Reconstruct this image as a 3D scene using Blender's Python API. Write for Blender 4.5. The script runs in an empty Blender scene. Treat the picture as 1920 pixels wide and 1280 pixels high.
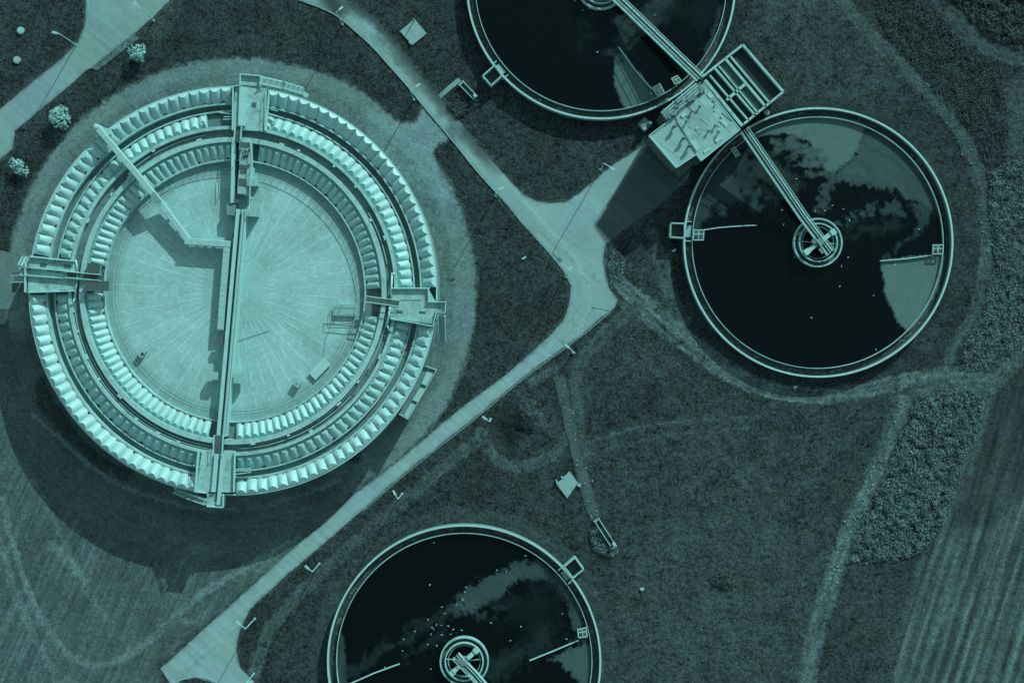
import bpy, math, random
import numpy as np
from mathutils import Vector, Matrix
from mathutils.geometry import delaunay_2d_cdt
R = math.radians
random.seed(7); rng = np.random.default_rng(7)
SC = bpy.context.scene; COL = SC.collection

# ---------------------------------------------------------------- camera, sky, sun, exposure
H = 207.0; PX = 0.08                      # flying height (m), metres per photo pixel on the ground
cam = bpy.data.cameras.new('camera'); cam_o = bpy.data.objects.new('camera', cam); COL.objects.link(cam_o)
cam_o.location = (0, 0, H); cam_o.rotation_euler = (0, 0, 0)
cam.sensor_width = 36; cam.angle = 2*math.atan(960*PX/H); cam.clip_start = 1; cam.clip_end = 6000
SC.camera = cam_o
SUN_EL = R(27); SUN_DIR = Vector((0.5*math.cos(SUN_EL), 0.866*math.cos(SUN_EL), math.sin(SUN_EL)))
world = bpy.data.worlds.new('World'); SC.world = world; world.use_nodes = True
wn = world.node_tree; wn.nodes.clear()
sky = wn.nodes.new('ShaderNodeTexSky'); sky.sky_type = 'NISHITA'; sky.sun_disc = False
sky.sun_elevation = SUN_EL; sky.sun_rotation = math.atan2(0.5, 0.866)
sky.altitude = 200
hs = wn.nodes.new('ShaderNodeHueSaturation'); hs.inputs['Saturation'].default_value = 0.25
bg = wn.nodes.new('ShaderNodeBackground'); bg.inputs['Strength'].default_value = 0.138
wo = wn.nodes.new('ShaderNodeOutputWorld')
wn.links.new(sky.outputs[0], hs.inputs['Color']); wn.links.new(hs.outputs[0], bg.inputs['Color']); wn.links.new(bg.outputs[0], wo.inputs[0])
sun = bpy.data.lights.new('sun', 'SUN'); sun.energy = 3.85; sun.angle = R(0.5); sun.color = (1, .985, .95)
sun_o = bpy.data.objects.new('sun', sun); COL.objects.link(sun_o); sun_o.location = (60, 100, 120)
sun_o.rotation_euler = SUN_DIR.to_track_quat('Z', 'Y').to_euler()
SC.view_settings.view_transform = 'Standard'; SC.view_settings.look = 'None'
SC.view_settings.exposure = 0.0; SC.view_settings.gamma = 1.0; SC.view_settings.use_curve_mapping = False

# ---------------------------------------------------------------- helpers
def W(px, py, z=0.0):
    k = PX*(1-z/H); return ((px-960)*k, (640-py)*k)
def lin(g):
    c = g/255.0; return c/12.92 if c <= .04045 else ((c+.055)/1.055)**2.4
TINT = (0.395, 1.0, 0.965)
def tc(a): return (a*TINT[0], a*TINT[1], a*TINT[2], 1)

def origin(o):
    v = Vector((0, 0, 0))
    while o: v += o.location; o = o.parent
    return v
class MB:
    def __init__(s): s.v = []; s.f = []
    def prism(s, pts, z0, z1):
        a = sum(pts[i][0]*pts[(i+1) % len(pts)][1]-pts[(i+1) % len(pts)][0]*pts[i][1] for i in range(len(pts)))
        if a < 0: pts = pts[::-1]
        n = len(pts); b = len(s.v)
        s.v += [(x, y, z0) for x, y in pts]+[(x, y, z1) for x, y in pts]
        s.f += [tuple(b+n+i for i in range(n)), tuple(b+n-1-i for i in range(n))]
        s.f += [(b+i, b+(i+1) % n, b+n+(i+1) % n, b+n+i) for i in range(n)]
        return s
    def pp(s, px, z1, z0): return s.prism([W(x, y, z1) for x, y in px], z0, z1)
    def bar(s, a, b, w, z1, z0):            # flat beam between two photo points, width in px
        dx, dy = b[0]-a[0], b[1]-a[1]; L = math.hypot(dx, dy); nx, ny = -dy/L*w/2, dx/L*w/2
        return s.pp([(a[0]+nx, a[1]+ny), (b[0]+nx, b[1]+ny), (b[0]-nx, b[1]-ny), (a[0]-nx, a[1]-ny)], z1, z0)
    def box(s, c, d, rz=0, tilt=0):
        b = len(s.v); m = Matrix.Rotation(rz, 3, 'Z') @ Matrix.Rotation(tilt, 3, 'X')
        for x in (-.5, .5):
            for y in (-.5, .5):
                for z in (-.5, .5): s.v.append(tuple(Vector(c)+m @ Vector((x*d[0], y*d[1], z*d[2]))))
        s.f += [tuple(b+i for i in q) for q in ((0, 1, 3, 2), (4, 6, 7, 5), (0, 4, 5, 1), (2, 3, 7, 6), (0, 2, 6, 4), (1, 5, 7, 3))]
        return s
    def tube(s, p0, p1, r, r1=None, n=8, cap=True):
        p0, p1 = Vector(p0), Vector(p1); d = p1-p0
        q = d.to_track_quat('Z', 'Y').to_matrix(); b = len(s.v); r1 = r if r1 is None else r1
        for p, rr in ((p0, r), (p1, r1)):
            for i in range(n):
                a = 2*math.pi*i/n; s.v.append(tuple(p+q @ Vector((rr*math.cos(a), rr*math.sin(a), 0))))
        s.f += [(b+i, b+(i+1) % n, b+n+(i+1) % n, b+n+i) for i in range(n)]
        if cap: s.f += [tuple(b+n-1-i for i in range(n)), tuple(b+n+i for i in range(n))]
        return s
    def ring(s, c, r0, r1, z0, z1, a0=0, a1=360, n=None):
        full = abs(a1-a0) >= 360; n = n or max(3, int(abs(a1-a0)/1.25)); m = n if full else n+1
        b = len(s.v)
        for i in range(m):
            a = R(a0+(a1-a0)*i/n); ca, sa = math.cos(a), math.sin(a)
            for r, z in ((r0, z0), (r1, z0), (r1, z1), (r0, z1)): s.v.append((c[0]+r*ca, c[1]+r*sa, z))
        for i in range(n):
            p, q = b+4*i, b+4*((i+1) % m)
            for k in range(4): s.f.append((p+k, p+(k+1) % 4, q+(k+1) % 4, q+k))
        if not full: s.f += [(b, b+3, b+2, b+1), (b+4*n, b+4*n+1, b+4*n+2, b+4*n+3)]
        return s
    def rail(s, pts, z, h=1.0, r=.045, step=2.0, mid=True):   # handrail along world xy points
        for (x0, y0), (x1, y1) in zip(pts, pts[1:]):
            s.tube((x0, y0, z+h), (x1, y1, z+h), r, n=6)
            if mid: s.tube((x0, y0, z+h*.5), (x1, y1, z+h*.5), r*.7, n=5)
            L = math.hypot(x1-x0, y1-y0); k = max(1, int(L/step))
            for i in range(k+1):
                t = i/k; x, y = x0+(x1-x0)*t, y0+(y1-y0)*t; s.tube((x, y, z), (x, y, z+h), r*.9, n=5)
        return s
    def build(s, name, mat, parent=None, smooth=False):
        o0 = origin(parent); me = bpy.data.meshes.new(name)
        me.from_pydata([(x-o0.x, y-o0.y, z-o0.z) for x, y, z in s.v], [], s.f); me.validate(); me.update()
        if smooth: me.polygons.foreach_set('use_smooth', [True]*len(me.polygons))
        me.materials.append(mat); o = bpy.data.objects.new(name, me); COL.objects.link(o)
        if parent: o.parent = parent
        return o
def tag(o, label=None, cat=None, group=None, kind=None):
    if label: o['label'] = label
    if cat: o['category'] = cat
    if group: o['group'] = group
    if kind: o['kind'] = kind
    return o
def thing(name, loc, label, cat, group=None):
    o = bpy.data.objects.new(name, None); COL.objects.link(o); o.location = loc; o.empty_display_size = .5
    return tag(o, label, cat, group)
def copy_tree(o, parent=None):
    c = o.copy(); COL.objects.link(c)
    if parent: c.parent = parent
    for ch in [x for x in KIDS.get(o.name, [])]: copy_tree(ch, c)
    return c
KIDS = {}

# ---------------------------------------------------------------- materials
def mat(name, g, var=.18, scale=1.2, fine=14.0, fvar=.10, rough=.85, bump=.15, spec=.3, per_obj=0.0, metal=0.0, stain=0.0):
    m = bpy.data.materials.new(name); m.use_nodes = True; nt = m.node_tree; N = nt.nodes; L = nt.links
    b = N['Principled BSDF']; b.inputs['Roughness'].default_value = rough; b.inputs['Specular IOR Level'].default_value = spec
    b.inputs['Metallic'].default_value = metal
    geo = N.new('ShaderNodeNewGeometry')
    def noise(sc, det=4, ro=.6):
        n = N.new('ShaderNodeTexNoise'); n.inputs['Scale'].default_value = sc; n.inputs['Detail'].default_value = det
        n.inputs['Roughness'].default_value = ro; L.new(geo.outputs['Position'], n.inputs['Vector']); return n.outputs['Fac']
    def mul(a, k, c):                     # a*k+c
        x = N.new('ShaderNodeMath'); x.operation = 'MULTIPLY_ADD'; L.new(a, x.inputs[0]); x.inputs[1].default_value = k; x.inputs[2].default_value = c; return x.outputs[0]
    def prod(a, c):
        x = N.new('ShaderNodeMath'); x.operation = 'MULTIPLY'; L.new(a, x.inputs[0]); L.new(c, x.inputs[1]); return x.outputs[0]
    n1, n2 = noise(scale), noise(fine, 2)
    f = prod(mul(n1, 4*var, 1-2*var), mul(n2, 4*fvar, 1-2*fvar))
    if stain:
        n3 = noise(.55, 6, .75); r = N.new('ShaderNodeMapRange'); L.new(n3, r.inputs[0]); r.inputs[1].default_value = .5; r.inputs[2].default_value = .68
        r.inputs[3].default_value = 1; r.inputs[4].default_value = 1-stain; f = prod(f, r.outputs[0])
    if per_obj:
        oi = N.new('ShaderNodeObjectInfo'); f = prod(f, mul(oi.outputs['Random'], per_obj, 1-per_obj/2))
    v = N.new('ShaderNodeVectorMath'); v.operation = 'SCALE'; v.inputs[0].default_value = tc(g)[:3]; L.new(f, v.inputs['Scale'])
    L.new(v.outputs[0], b.inputs['Base Color'])
    if bump:
        bp = N.new('ShaderNodeBump'); bp.inputs['Strength'].default_value = bump; bp.inputs['Distance'].default_value = .05
        L.new(n2, bp.inputs['Height']); L.new(bp.outputs[0], b.inputs['Normal'])
    return m
M = {}
M['cover'] = mat('cover_grp', .53, .05, .9, 9, .03, .55, .03, .3, per_obj=.10, stain=.10)
M['rim'] = mat('rim_concrete', .52, .12, 1.5, 10, .08, .8)
M['wallb'] = mat('block_wall_concrete', .11, .20, .8, 8, .10, .9, stain=.25)
M['wall'] = mat('wall_concrete', .24, .20, .8, 8, .10, .9, stain=.25)
M['lip'] = mat('lip_concrete', .48, .18, 1.2, 9, .12, .85, stain=.35)
M['deck'] = mat('deck_concrete', .46, .26, 1.0, 6, .22, .85, .3, stain=.45)
M['channel'] = mat('channel_wet_concrete', .20, .30, .8, 6, .2, .6, stain=.3)
M['launder'] = mat('launder_wet_floor', .055, .35, .9, 6, .25, .5, stain=.3)
M['kerb'] = mat('kerb_stone', .42, .25, 1.5, 8, .15, .85)
M['trough'] = mat('trough_floor_concrete', .20, .28, .9, 6, .2, .8, stain=.45)
M['steel'] = mat('galvanised_steel', .40, .10, 3, 20, .05, .5, 0, .4)
M['white'] = mat('white_paint', .55, .05, 3, 20, .03, .5, 0, .3)
M['grate'] = mat('steel_grating', .11, .12, 4, 20, .12, .6, .2)
M['dark'] = mat('dark_rubber', .012, .2, 4, 20, .1, .6, 0)
M['duct'] = mat('duct_cladding', .47, .07, 1.3, 9, .05, .5, .05, stain=.12)
M['ribbed'] = mat('ribbed_roof_sheet', .13, .10, 2, 12, .05, .55, 0)
M['roofp'] = mat('roof_screed', .43, .14, .5, 7, .10, .85, stain=.30)
M['patch'] = mat('roof_patch_screed', .38, .14, .5, 7, .12, .85, stain=.30)
M['panel'] = mat('roof_panel', .40, .08, 1, 9, .06, .7)
M['mech'] = mat('grey_machinery', .22, .2, 3, 14, .1, .6)
M['slab'] = mat('slab_concrete', .36, .12, 1.2, 9, .1, .85, stain=.3)
M['leaf'] = mat('pale_leaf', .62, .5, 2.5, 9, .25, .7, 0)
M['scrub'] = mat('scrub_leaf', .165, .55, .9, 5, .35, .8, 0)
M['darkscrub'] = mat('dark_scrub_leaf', .075, .5, .5, 5, .35, .8, 0)
M['bark'] = mat('bark', .06)
M['gull'] = mat('gull_plumage', .62, .05, 9, 30, .03, .7, 0)

def mat_ground(name, grain=1.0):
    m = bpy.data.materials.new(name); m.use_nodes = True; nt = m.node_tree; N = nt.nodes; L = nt.links
    b = N['Principled BSDF']; b.inputs['Roughness'].default_value = .95; b.inputs['Specular IOR Level'].default_value = .1
    geo = N.new('ShaderNodeNewGeometry'); at = N.new('ShaderNodeAttribute'); at.attribute_name = 'tone'; ag = N.new('ShaderNodeAttribute'); ag.attribute_name = 'grain'
    def noise(sc, det, ro=.6):
        n = N.new('ShaderNodeTexNoise'); n.inputs['Scale'].default_value = sc; n.inputs['Detail'].default_value = det; n.inputs['Roughness'].default_value = ro
        L.new(geo.outputs['Position'], n.inputs['Vector']); return n
    def ma(op, a, bb=None, c=None):
        x = N.new('ShaderNodeMath'); x.operation = op
        for i, q in enumerate((a, bb, c)):
            if q is None: continue
            if isinstance(q, (int, float)): x.inputs[i].default_value = q
            else: L.new(q, x.inputs[i])
        return x.outputs[0]
    n1 = noise(3.6, 4, .8); n2 = noise(.5, 5, .65); n3 = noise(1.5, 3, .7)
    d1 = ma('MULTIPLY', ma('MULTIPLY', ma('SUBTRACT', n1.outputs['Fac'], .5), 6.0*grain), ag.outputs['Fac'])
    d2 = ma('MULTIPLY', ma('MULTIPLY', ma('SUBTRACT', n2.outputs['Fac'], .5), 2.2*grain), ag.outputs['Fac'])
    d3 = ma('MULTIPLY', ma('MULTIPLY', ma('SUBTRACT', n3.outputs['Fac'], .5), 2.6*grain), ag.outputs['Fac'])
    f = ma('MAXIMUM', ma('ADD', ma('ADD', d1, d2), ma('ADD', d3, 1.0)), .15)
    f = ma('MULTIPLY', f, at.outputs['Fac'])
    hue = noise(.12, 4); mix = N.new('ShaderNodeMix'); mix.data_type = 'RGBA'
    mr = N.new('ShaderNodeMapRange'); L.new(hue.outputs['Fac'], mr.inputs[0]); mr.inputs[1].default_value = .4; mr.inputs[2].default_value = .62
    L.new(mr.outputs[0], mix.inputs[0]); mix.inputs[6].default_value = (.43, 1.0, .93, 1); mix.inputs[7].default_value = (.43, .97, 1.04, 1)
    v = N.new('ShaderNodeVectorMath'); v.operation = 'SCALE'; L.new(mix.outputs[2], v.inputs[0]); L.new(f, v.inputs['Scale'])
    L.new(v.outputs[0], b.inputs['Base Color'])
    bp = N.new('ShaderNodeBump'); bp.inputs['Distance'].default_value = .18; L.new(ma('MULTIPLY', ag.outputs['Fac'], .9), bp.inputs['Strength'])
    L.new(n1.outputs['Fac'], bp.inputs['Height']); L.new(bp.outputs[0], b.inputs['Normal'])
    return m
M['ground'] = mat_ground('ground_cover'); M['road'] = mat_ground('road_surface', .8)

def mat_water(name):
    m = bpy.data.materials.new(name); m.use_nodes = True; nt = m.node_tree; N = nt.nodes; L = nt.links
    b = N['Principled BSDF']; at = N.new('ShaderNodeAttribute'); at.attribute_name = 'tone'
    geo = N.new('ShaderNodeNewGeometry'); n = N.new('ShaderNodeTexNoise'); n.inputs['Scale'].default_value = 2.2; n.inputs['Detail'].default_value = 6
    L.new(geo.outputs['Position'], n.inputs['Vector'])
    f = N.new('ShaderNodeMath'); f.operation = 'MULTIPLY_ADD'; L.new(n.outputs['Fac'], f.inputs[0]); f.inputs[1].default_value = .5; f.inputs[2].default_value = .75
    v = N.new('ShaderNodeVectorMath'); v.operation = 'SCALE'; v.inputs[0].default_value = TINT
    g = N.new('ShaderNodeMath'); g.operation = 'MULTIPLY'; L.new(at.outputs['Fac'], g.inputs[0]); L.new(f.outputs[0], g.inputs[1])
    L.new(g.outputs[0], v.inputs['Scale']); L.new(v.outputs[0], b.inputs['Base Color'])
    mr = N.new('ShaderNodeMapRange'); L.new(at.outputs['Fac'], mr.inputs[0]); mr.inputs[1].default_value = .008; mr.inputs[2].default_value = .04
    mr.inputs[3].default_value = .10; mr.inputs[4].default_value = .8; L.new(mr.outputs[0], b.inputs['Roughness'])
    b.inputs['IOR'].default_value = 1.33; b.inputs['Specular Tint'].default_value = (.4, 1, 1, 1)
    return m
M['water'] = mat_water('tank_water')

TCX, TCY = W(436.5, 545, 7.4); TK = PX*(1-7.4/H)        # big round tank: axis and metres per px at its top
def mat_floor():
    m = bpy.data.materials.new('floor_slabs'); m.use_nodes = True; nt = m.node_tree; N = nt.nodes; L = nt.links
    b = N['Principled BSDF']; b.inputs['Roughness'].default_value = .85; b.inputs['Specular IOR Level'].default_value = .2
    geo = N.new('ShaderNodeNewGeometry')
    def ma(op, a, bb=None, c=None):
        x = N.new('ShaderNodeMath'); x.operation = op
        for i, q in enumerate((a, bb, c)):
            if q is None: continue
            if isinstance(q, (int, float)): x.inputs[i].default_value = q
            else: L.new(q, x.inputs[i])
        return x.outputs[0]
    sub = N.new('ShaderNodeVectorMath'); sub.operation = 'SUBTRACT'; L.new(geo.outputs['Position'], sub.inputs[0]); sub.inputs[1].default_value = (TCX, TCY, 0)
    sep = N.new('ShaderNodeSeparateXYZ'); L.new(sub.outputs[0], sep.inputs[0])
    rad = ma('SQRT', ma('ADD', ma('MULTIPLY', sep.outputs[0], sep.outputs[0]), ma('MULTIPLY', sep.outputs[1], sep.outputs[1])))
    ang = ma('ARCTAN2', sep.outputs[1], sep.outputs[0])
    def noise(vec, sc, det=5, ro=.6):
        n = N.new('ShaderNodeTexNoise'); n.inputs['Scale'].default_value = sc; n.inputs['Detail'].default_value = det; n.inputs['Roughness'].default_value = ro
        L.new(vec, n.inputs['Vector']); return n.outputs['Fac']
    pol = N.new('ShaderNodeCombineXYZ'); L.new(ma('MULTIPLY', ang, 9.0), pol.inputs[0]); L.new(ma('MULTIPLY', rad, .35), pol.inputs[1])
    streak = noise(pol.outputs[0], 3.0, 5, .7); big = noise(geo.outputs['Position'], .16, 4); fin = noise(geo.outputs['Position'], 5.0, 4, .7); brk = noise(geo.outputs['Position'], .45, 3)
    # joints: light sealed lines along radii and a few rings
    k = 52/(2*math.pi); fr = ma('ABSOLUTE', ma('SUBTRACT', ma('FRACT', ma('MULTIPLY', ang, k)), .5))
    lr = ma('MULTIPLY', ma('DIVIDE', fr, k), rad)                      # metres from the joint
    j1 = ma('MULTIPLY', ma('LESS_THAN', lr, .085), ma('GREATER_THAN', rad, 5.0))
    j1 = ma('MULTIPLY', j1, ma('GREATER_THAN', brk, .46))
    fr2 = ma('ABSOLUTE', ma('SUBTRACT', ma('FRACT', ma('DIVIDE', rad, 3.4)), .5)); j2 = ma('LESS_THAN', ma('MULTIPLY', fr2, 3.4), .075)
    j2 = ma('MULTIPLY', j2, ma('LESS_THAN', brk, .44))
    slabid = N.new('ShaderNodeTexWhiteNoise'); slabid.noise_dimensions = '2D'; cid = N.new('ShaderNodeCombineXYZ')
    L.new(ma('FLOOR', ma('ADD', ma('MULTIPLY', ang, k), .5)), cid.inputs[0]); L.new(ma('FLOOR', ma('ADD', ma('DIVIDE', rad, 3.4), .5)), cid.inputs[1]); L.new(cid.outputs[0], slabid.inputs['Vector'])
    f = ma('ADD', 1.0, ma('MULTIPLY', ma('SUBTRACT', streak, .5), .8)); f = ma('ADD', f, ma('MULTIPLY', ma('SUBTRACT', big, .5), .75))
    f = ma('ADD', f, ma('MULTIPLY', ma('SUBTRACT', fin, .5), .7)); f = ma('ADD', f, ma('MULTIPLY', ma('SUBTRACT', slabid.outputs['Value'], .5), .09))
    f = ma('ADD', f, ma('MULTIPLY', ma('ADD', j1, j2), .22))
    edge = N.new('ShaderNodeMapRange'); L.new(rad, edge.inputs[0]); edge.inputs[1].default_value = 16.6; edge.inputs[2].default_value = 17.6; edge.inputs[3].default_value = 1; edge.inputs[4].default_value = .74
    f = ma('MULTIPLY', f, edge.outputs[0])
    v = N.new('ShaderNodeVectorMath'); v.operation = 'SCALE'; v.inputs[0].default_value = tc(.45)[:3]; L.new(f, v.inputs['Scale']); L.new(v.outputs[0], b.inputs['Base Color'])
    bp = N.new('ShaderNodeBump'); bp.inputs['Strength'].default_value = .2; bp.inputs['Distance'].default_value = .04; L.new(fin, bp.inputs['Height']); L.new(bp.outputs[0], b.inputs['Normal'])
    return m
M['floor'] = mat_floor()

# ---------------------------------------------------------------- ground tones (albedo of grass, gravel, soil) as a function of place
class Noise2:
    def __init__(s, cell, seed): s.c = cell; s.g = np.random.default_rng(seed).random((256, 256))
    def __call__(s, x, y):
        u, v = x/s.c+64.3, y/s.c+64.7; i, j = np.floor(u).astype(int), np.floor(v).astype(int); fu, fv = u-i, v-j
        fu = fu*fu*(3-2*fu); fv = fv*fv*(3-2*fv); g = s.g; a = lambda p, q: g[p % 256, q % 256]
        return (a(i, j)*(1-fu)+a(i+1, j)*fu)*(1-fv)+(a(i, j+1)*(1-fu)+a(i+1, j+1)*fu)*fv
class FBM:
    def __init__(s, cell, seed, oct=4): s.n = [Noise2(cell/2**k, seed*17+k) for k in range(oct)]
    def __call__(s, x, y):
        t = 0; w = 1; q = 0
        for n in s.n: t = t+w*n(x, y); q += w; w *= .55
        return t/q-.5
def seg_dist(x, y, pts):
    d = np.full(x.shape, 1e9)
    for (ax, ay), (bx, by) in zip(pts, pts[1:]):
        vx, vy = bx-ax, by-ay; t = np.clip(((x-ax)*vx+(y-ay)*vy)/(vx*vx+vy*vy+1e-9), 0, 1)
        d = np.minimum(d, np.hypot(x-ax-t*vx, y-ay-t*vy))
    return d
def inside(x, y, poly):
    c = np.zeros(x.shape, bool); n = len(poly)
    for i in range(n):
        (ax, ay), (bx, by) = poly[i], poly[(i+1) % n]
        if ay == by: continue
        t = ((ay > y) != (by > y)) & (x < (bx-ax)*(y-ay)/(by-ay)+ax); c ^= t
    return c
def sdf(x, y, poly): d = seg_dist(x, y, list(poly)+[poly[0]]); return np.where(inside(x, y, poly), -d, d)
def smooth(pts, closed=False, k=2):
    for _ in range(k):
        o = []; n = len(pts); rg = range(n if closed else n-1)
        if not closed: o.append(pts[0])
        for i in rg:
            a, b = pts[i], pts[(i+1) % n]
            o.append((.75*a[0]+.25*b[0], .75*a[1]+.25*b[1])); o.append((.25*a[0]+.75*b[0], .25*a[1]+.75*b[1]))
        if not closed: o.append(pts[-1])
        pts = o
    return pts
wx, wy, mid, fine = FBM(26, 1), FBM(26, 2), FBM(70, 3), FBM(9, 4, 3); ex, ey = FBM(7, 5, 2), FBM(7, 6, 2)
streakn = Noise2(5, 9); streak2 = Noise2(3.2, 10)

FIELD = [(-200, 545), (60, 545), (457, 549), (640, 860), (725, 872), (690, 905), (600, 985), (437, 1130), (300, 1245), (300, 1400), (-200, 1400)]
PLOUGH = [(1905, 925), (1860, 990), (1770, 985), (1722, 1060), (1692, 1180), (1668, 1290), (1660, 1500), (2200, 1500), (2200, 800), (1960, 800)]
DARKF = [(1855, 735), (1925, 690), (2100, 640), (2100, 1000), (1860, 1000), (1770, 990), (1800, 900), (1828, 830)]
JUNC = [(690, 205), (730, 222), (757, 233), (782, 226), (790, 205), (787, 192), (845, 260), (822, 270), (813, 290), (822, 320), (850, 380), (700, 330)]
REGION = [  # polygon, grey level of the photo's green channel, feather, grain
    (FIELD, 92, 6, .45),
    ([(1390, -60), (1560, -60), (1690, 130), (1640, 215), (1560, 195), (1440, 210), (1395, 260), (1480, 170)], 60, 25, .9),
    ([(1180, 600), (1390, 725), (1560, 760), (1690, 760), (1600, 960), (1520, 1180), (1500, 1400), (1130, 1400), (1150, 1150), (1090, 960), (1080, 760)], 57, 30, .95),
    ([(1260, 960), (1440, 960), (1530, 1050), (1500, 1300), (1180, 1300), (1180, 1060)], 66, 45, .9),
    ([(540, 1180), (600, 1100), (660, 1040), (700, 1060), (640, 1130), (600, 1300), (500, 1300)], 52, 12, .9),
    ([(1580, 830), (1690, 760), (1700, 1040), (1690, 1300), (1520, 1300), (1560, 1100)], 55, 14, .9),
    (DARKF, 56, 14, .5), (PLOUGH, 84, 10, .55),
    ([(1600, -50), (1760, -50), (1830, 60), (1895, 130), (1905, 230), (1880, 330), (1840, 300), (1790, 200), (1700, 110)], 45, 14, 1.1),
    ([(1880, 160), (2000, 120), (2000, 420), (1900, 420), (1890, 280)], 70, 14, .8),
    ([(1770, -50), (2000, -50), (2000, 95), (1890, 90), (1820, 50)], 34, 8, .9),
    ([(250, 0), (340, -10), (330, 40), (290, 80), (240, 75)], 66, 18, .9),
    ([(900, 745), (960, 735), (1030, 760), (1045, 810), (1000, 850), (930, 840)], 58, 14, 1.0),
    ([(925, 770), (960, 750), (985, 800), (960, 845), (925, 830)], 40, 12, .8),
    ([(1160, 700), (1270, 720), (1300, 800), (1180, 850), (1090, 800)], 50, 30, 1.0),
]
STROKE = [  # polyline, half width, grey level, feather, strength
    ([(1128, 500), (1160, 530), (1240, 592), (1310, 650), (1390, 710), (1470, 738), (1560, 743), (1650, 727), (1740, 702), (1850, 706)], 11, 88, 9, .9),
    ([(1150, 560), (1220, 610), (1300, 668), (1400, 730)], 3, 84, 4, .7),
    ([(1560, -20), (1640, 75), (1700, 130), (1760, 190), (1810, 260), (1838, 330), (1850, 420), (1846, 520), (1830, 590), (1790, 650), (1775, 690)], 9, 74, 8, .8),
    ([(1692, 755), (1660, 850), (1620, 930), (1580, 1020), (1550, 1120), (1525, 1200), (1508, 1300)], 14, 84, 9, .9),
    ([(1725, 735), (1790, 720), (1850, 722), (1890, 690), (1930, 620)], 14, 74, 12, .9),
    ([(1855, 730), (1840, 800), (1810, 880), (1775, 975)], 7, 80, 8, .7),
    ([(1740, -20), (1800, 50), (1870, 98), (1960, 118)], 15, 60, 8, .9),
    ([(1192, 570), (1130, 630), (1088, 675), (1076, 715), (1085, 800), (1100, 850)], 9, 70, 8, .85),
    ([(895, 825), (760, 935), (650, 1030), (570, 1105), (500, 1180), (478, 1260)], 9, 76, 8, .8),
    ([(900, 810), (915, 845), (945, 872), (985, 878), (1040, 855), (1068, 812)], 8, 76, 8, .8),
    ([(1082, 838), (1150, 812), (1230, 795), (1340, 788), (1420, 780)], 3, 72, 5, .6),
    ([(1082, 855), (1160, 838), (1260, 812), (1400, 800)], 3, 68, 5, .5),
    ([(1170, 610), (1220, 690), (1290, 775)], 2, 66, 4, .5), ([(1190, 605), (1245, 690), (1310, 770)], 2, 40, 4, .5),
    ([(1320, 800), (1370, 870), (1430, 945)], 4, 72, 7, .5), ([(1345, 790), (1400, 865), (1470, 950)], 4, 72, 7, .4),
    ([(1143, 512), (1200, 566), (1290, 640), (1385, 712)], 1.2, 104, 3, .8), ([(1135, 522), (1190, 575), (1280, 655), (1370, 722), (1470, 752), (1560, 757)], 1.2, 100, 3, .7), ([(1200, 560), (1260, 625), (1330, 672), (1400, 706), (1480, 730), (1580, 733)], 1.2, 98, 3, .6),
    ([(1225, 440), (1245, 500), (1262, 560), (1285, 600)], 8, 72, 8, .7), ([(1225, 480), (1258, 590)], 3, 84, 4, .5),
    ([(1000, 716), (1040, 690)], 6, 92, 7, .7), ([(1150, 480), (1150, 440), (1175, 420)], 4, 60, 8, .6),
    ([(0, 930), (50, 1110), (110, 1215), (165, 1252), (240, 1235), (320, 1165), (400, 1095), (560, 1010)], 4, 112, 6, .55),
    ([(30, 960), (85, 1105), (140, 1195), (190, 1225), (250, 1200), (330, 1125)], 3, 76, 5, .5),
    ([(0, 1010), (40, 1150), (100, 1260), (120, 1300)], 5, 106, 7, .45),
    ([(60, 900), (110, 990), (150, 1090), (200, 1160)], 4, 104, 6, .35), ([(150, 1000), (210, 1090), (260, 1150)], 3, 78, 5, .4),
    ([(330, 1150), (420, 1080), (520, 1050)], 5, 104, 7, .4), ([(300, 1185), (400, 1110), (600, 990)], 3, 72, 5, .5),
    ([(330, 1160), (365, 1168), (395, 1140)], 3, 108, 4, .45), ([(95, 1020), (160, 1085)], 7, 112, 7, .4),
    ([(60, 775), (120, 830), (200, 900), (330, 950), (470, 960), (640, 900)], 3, 108, 4, .6),
]
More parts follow.
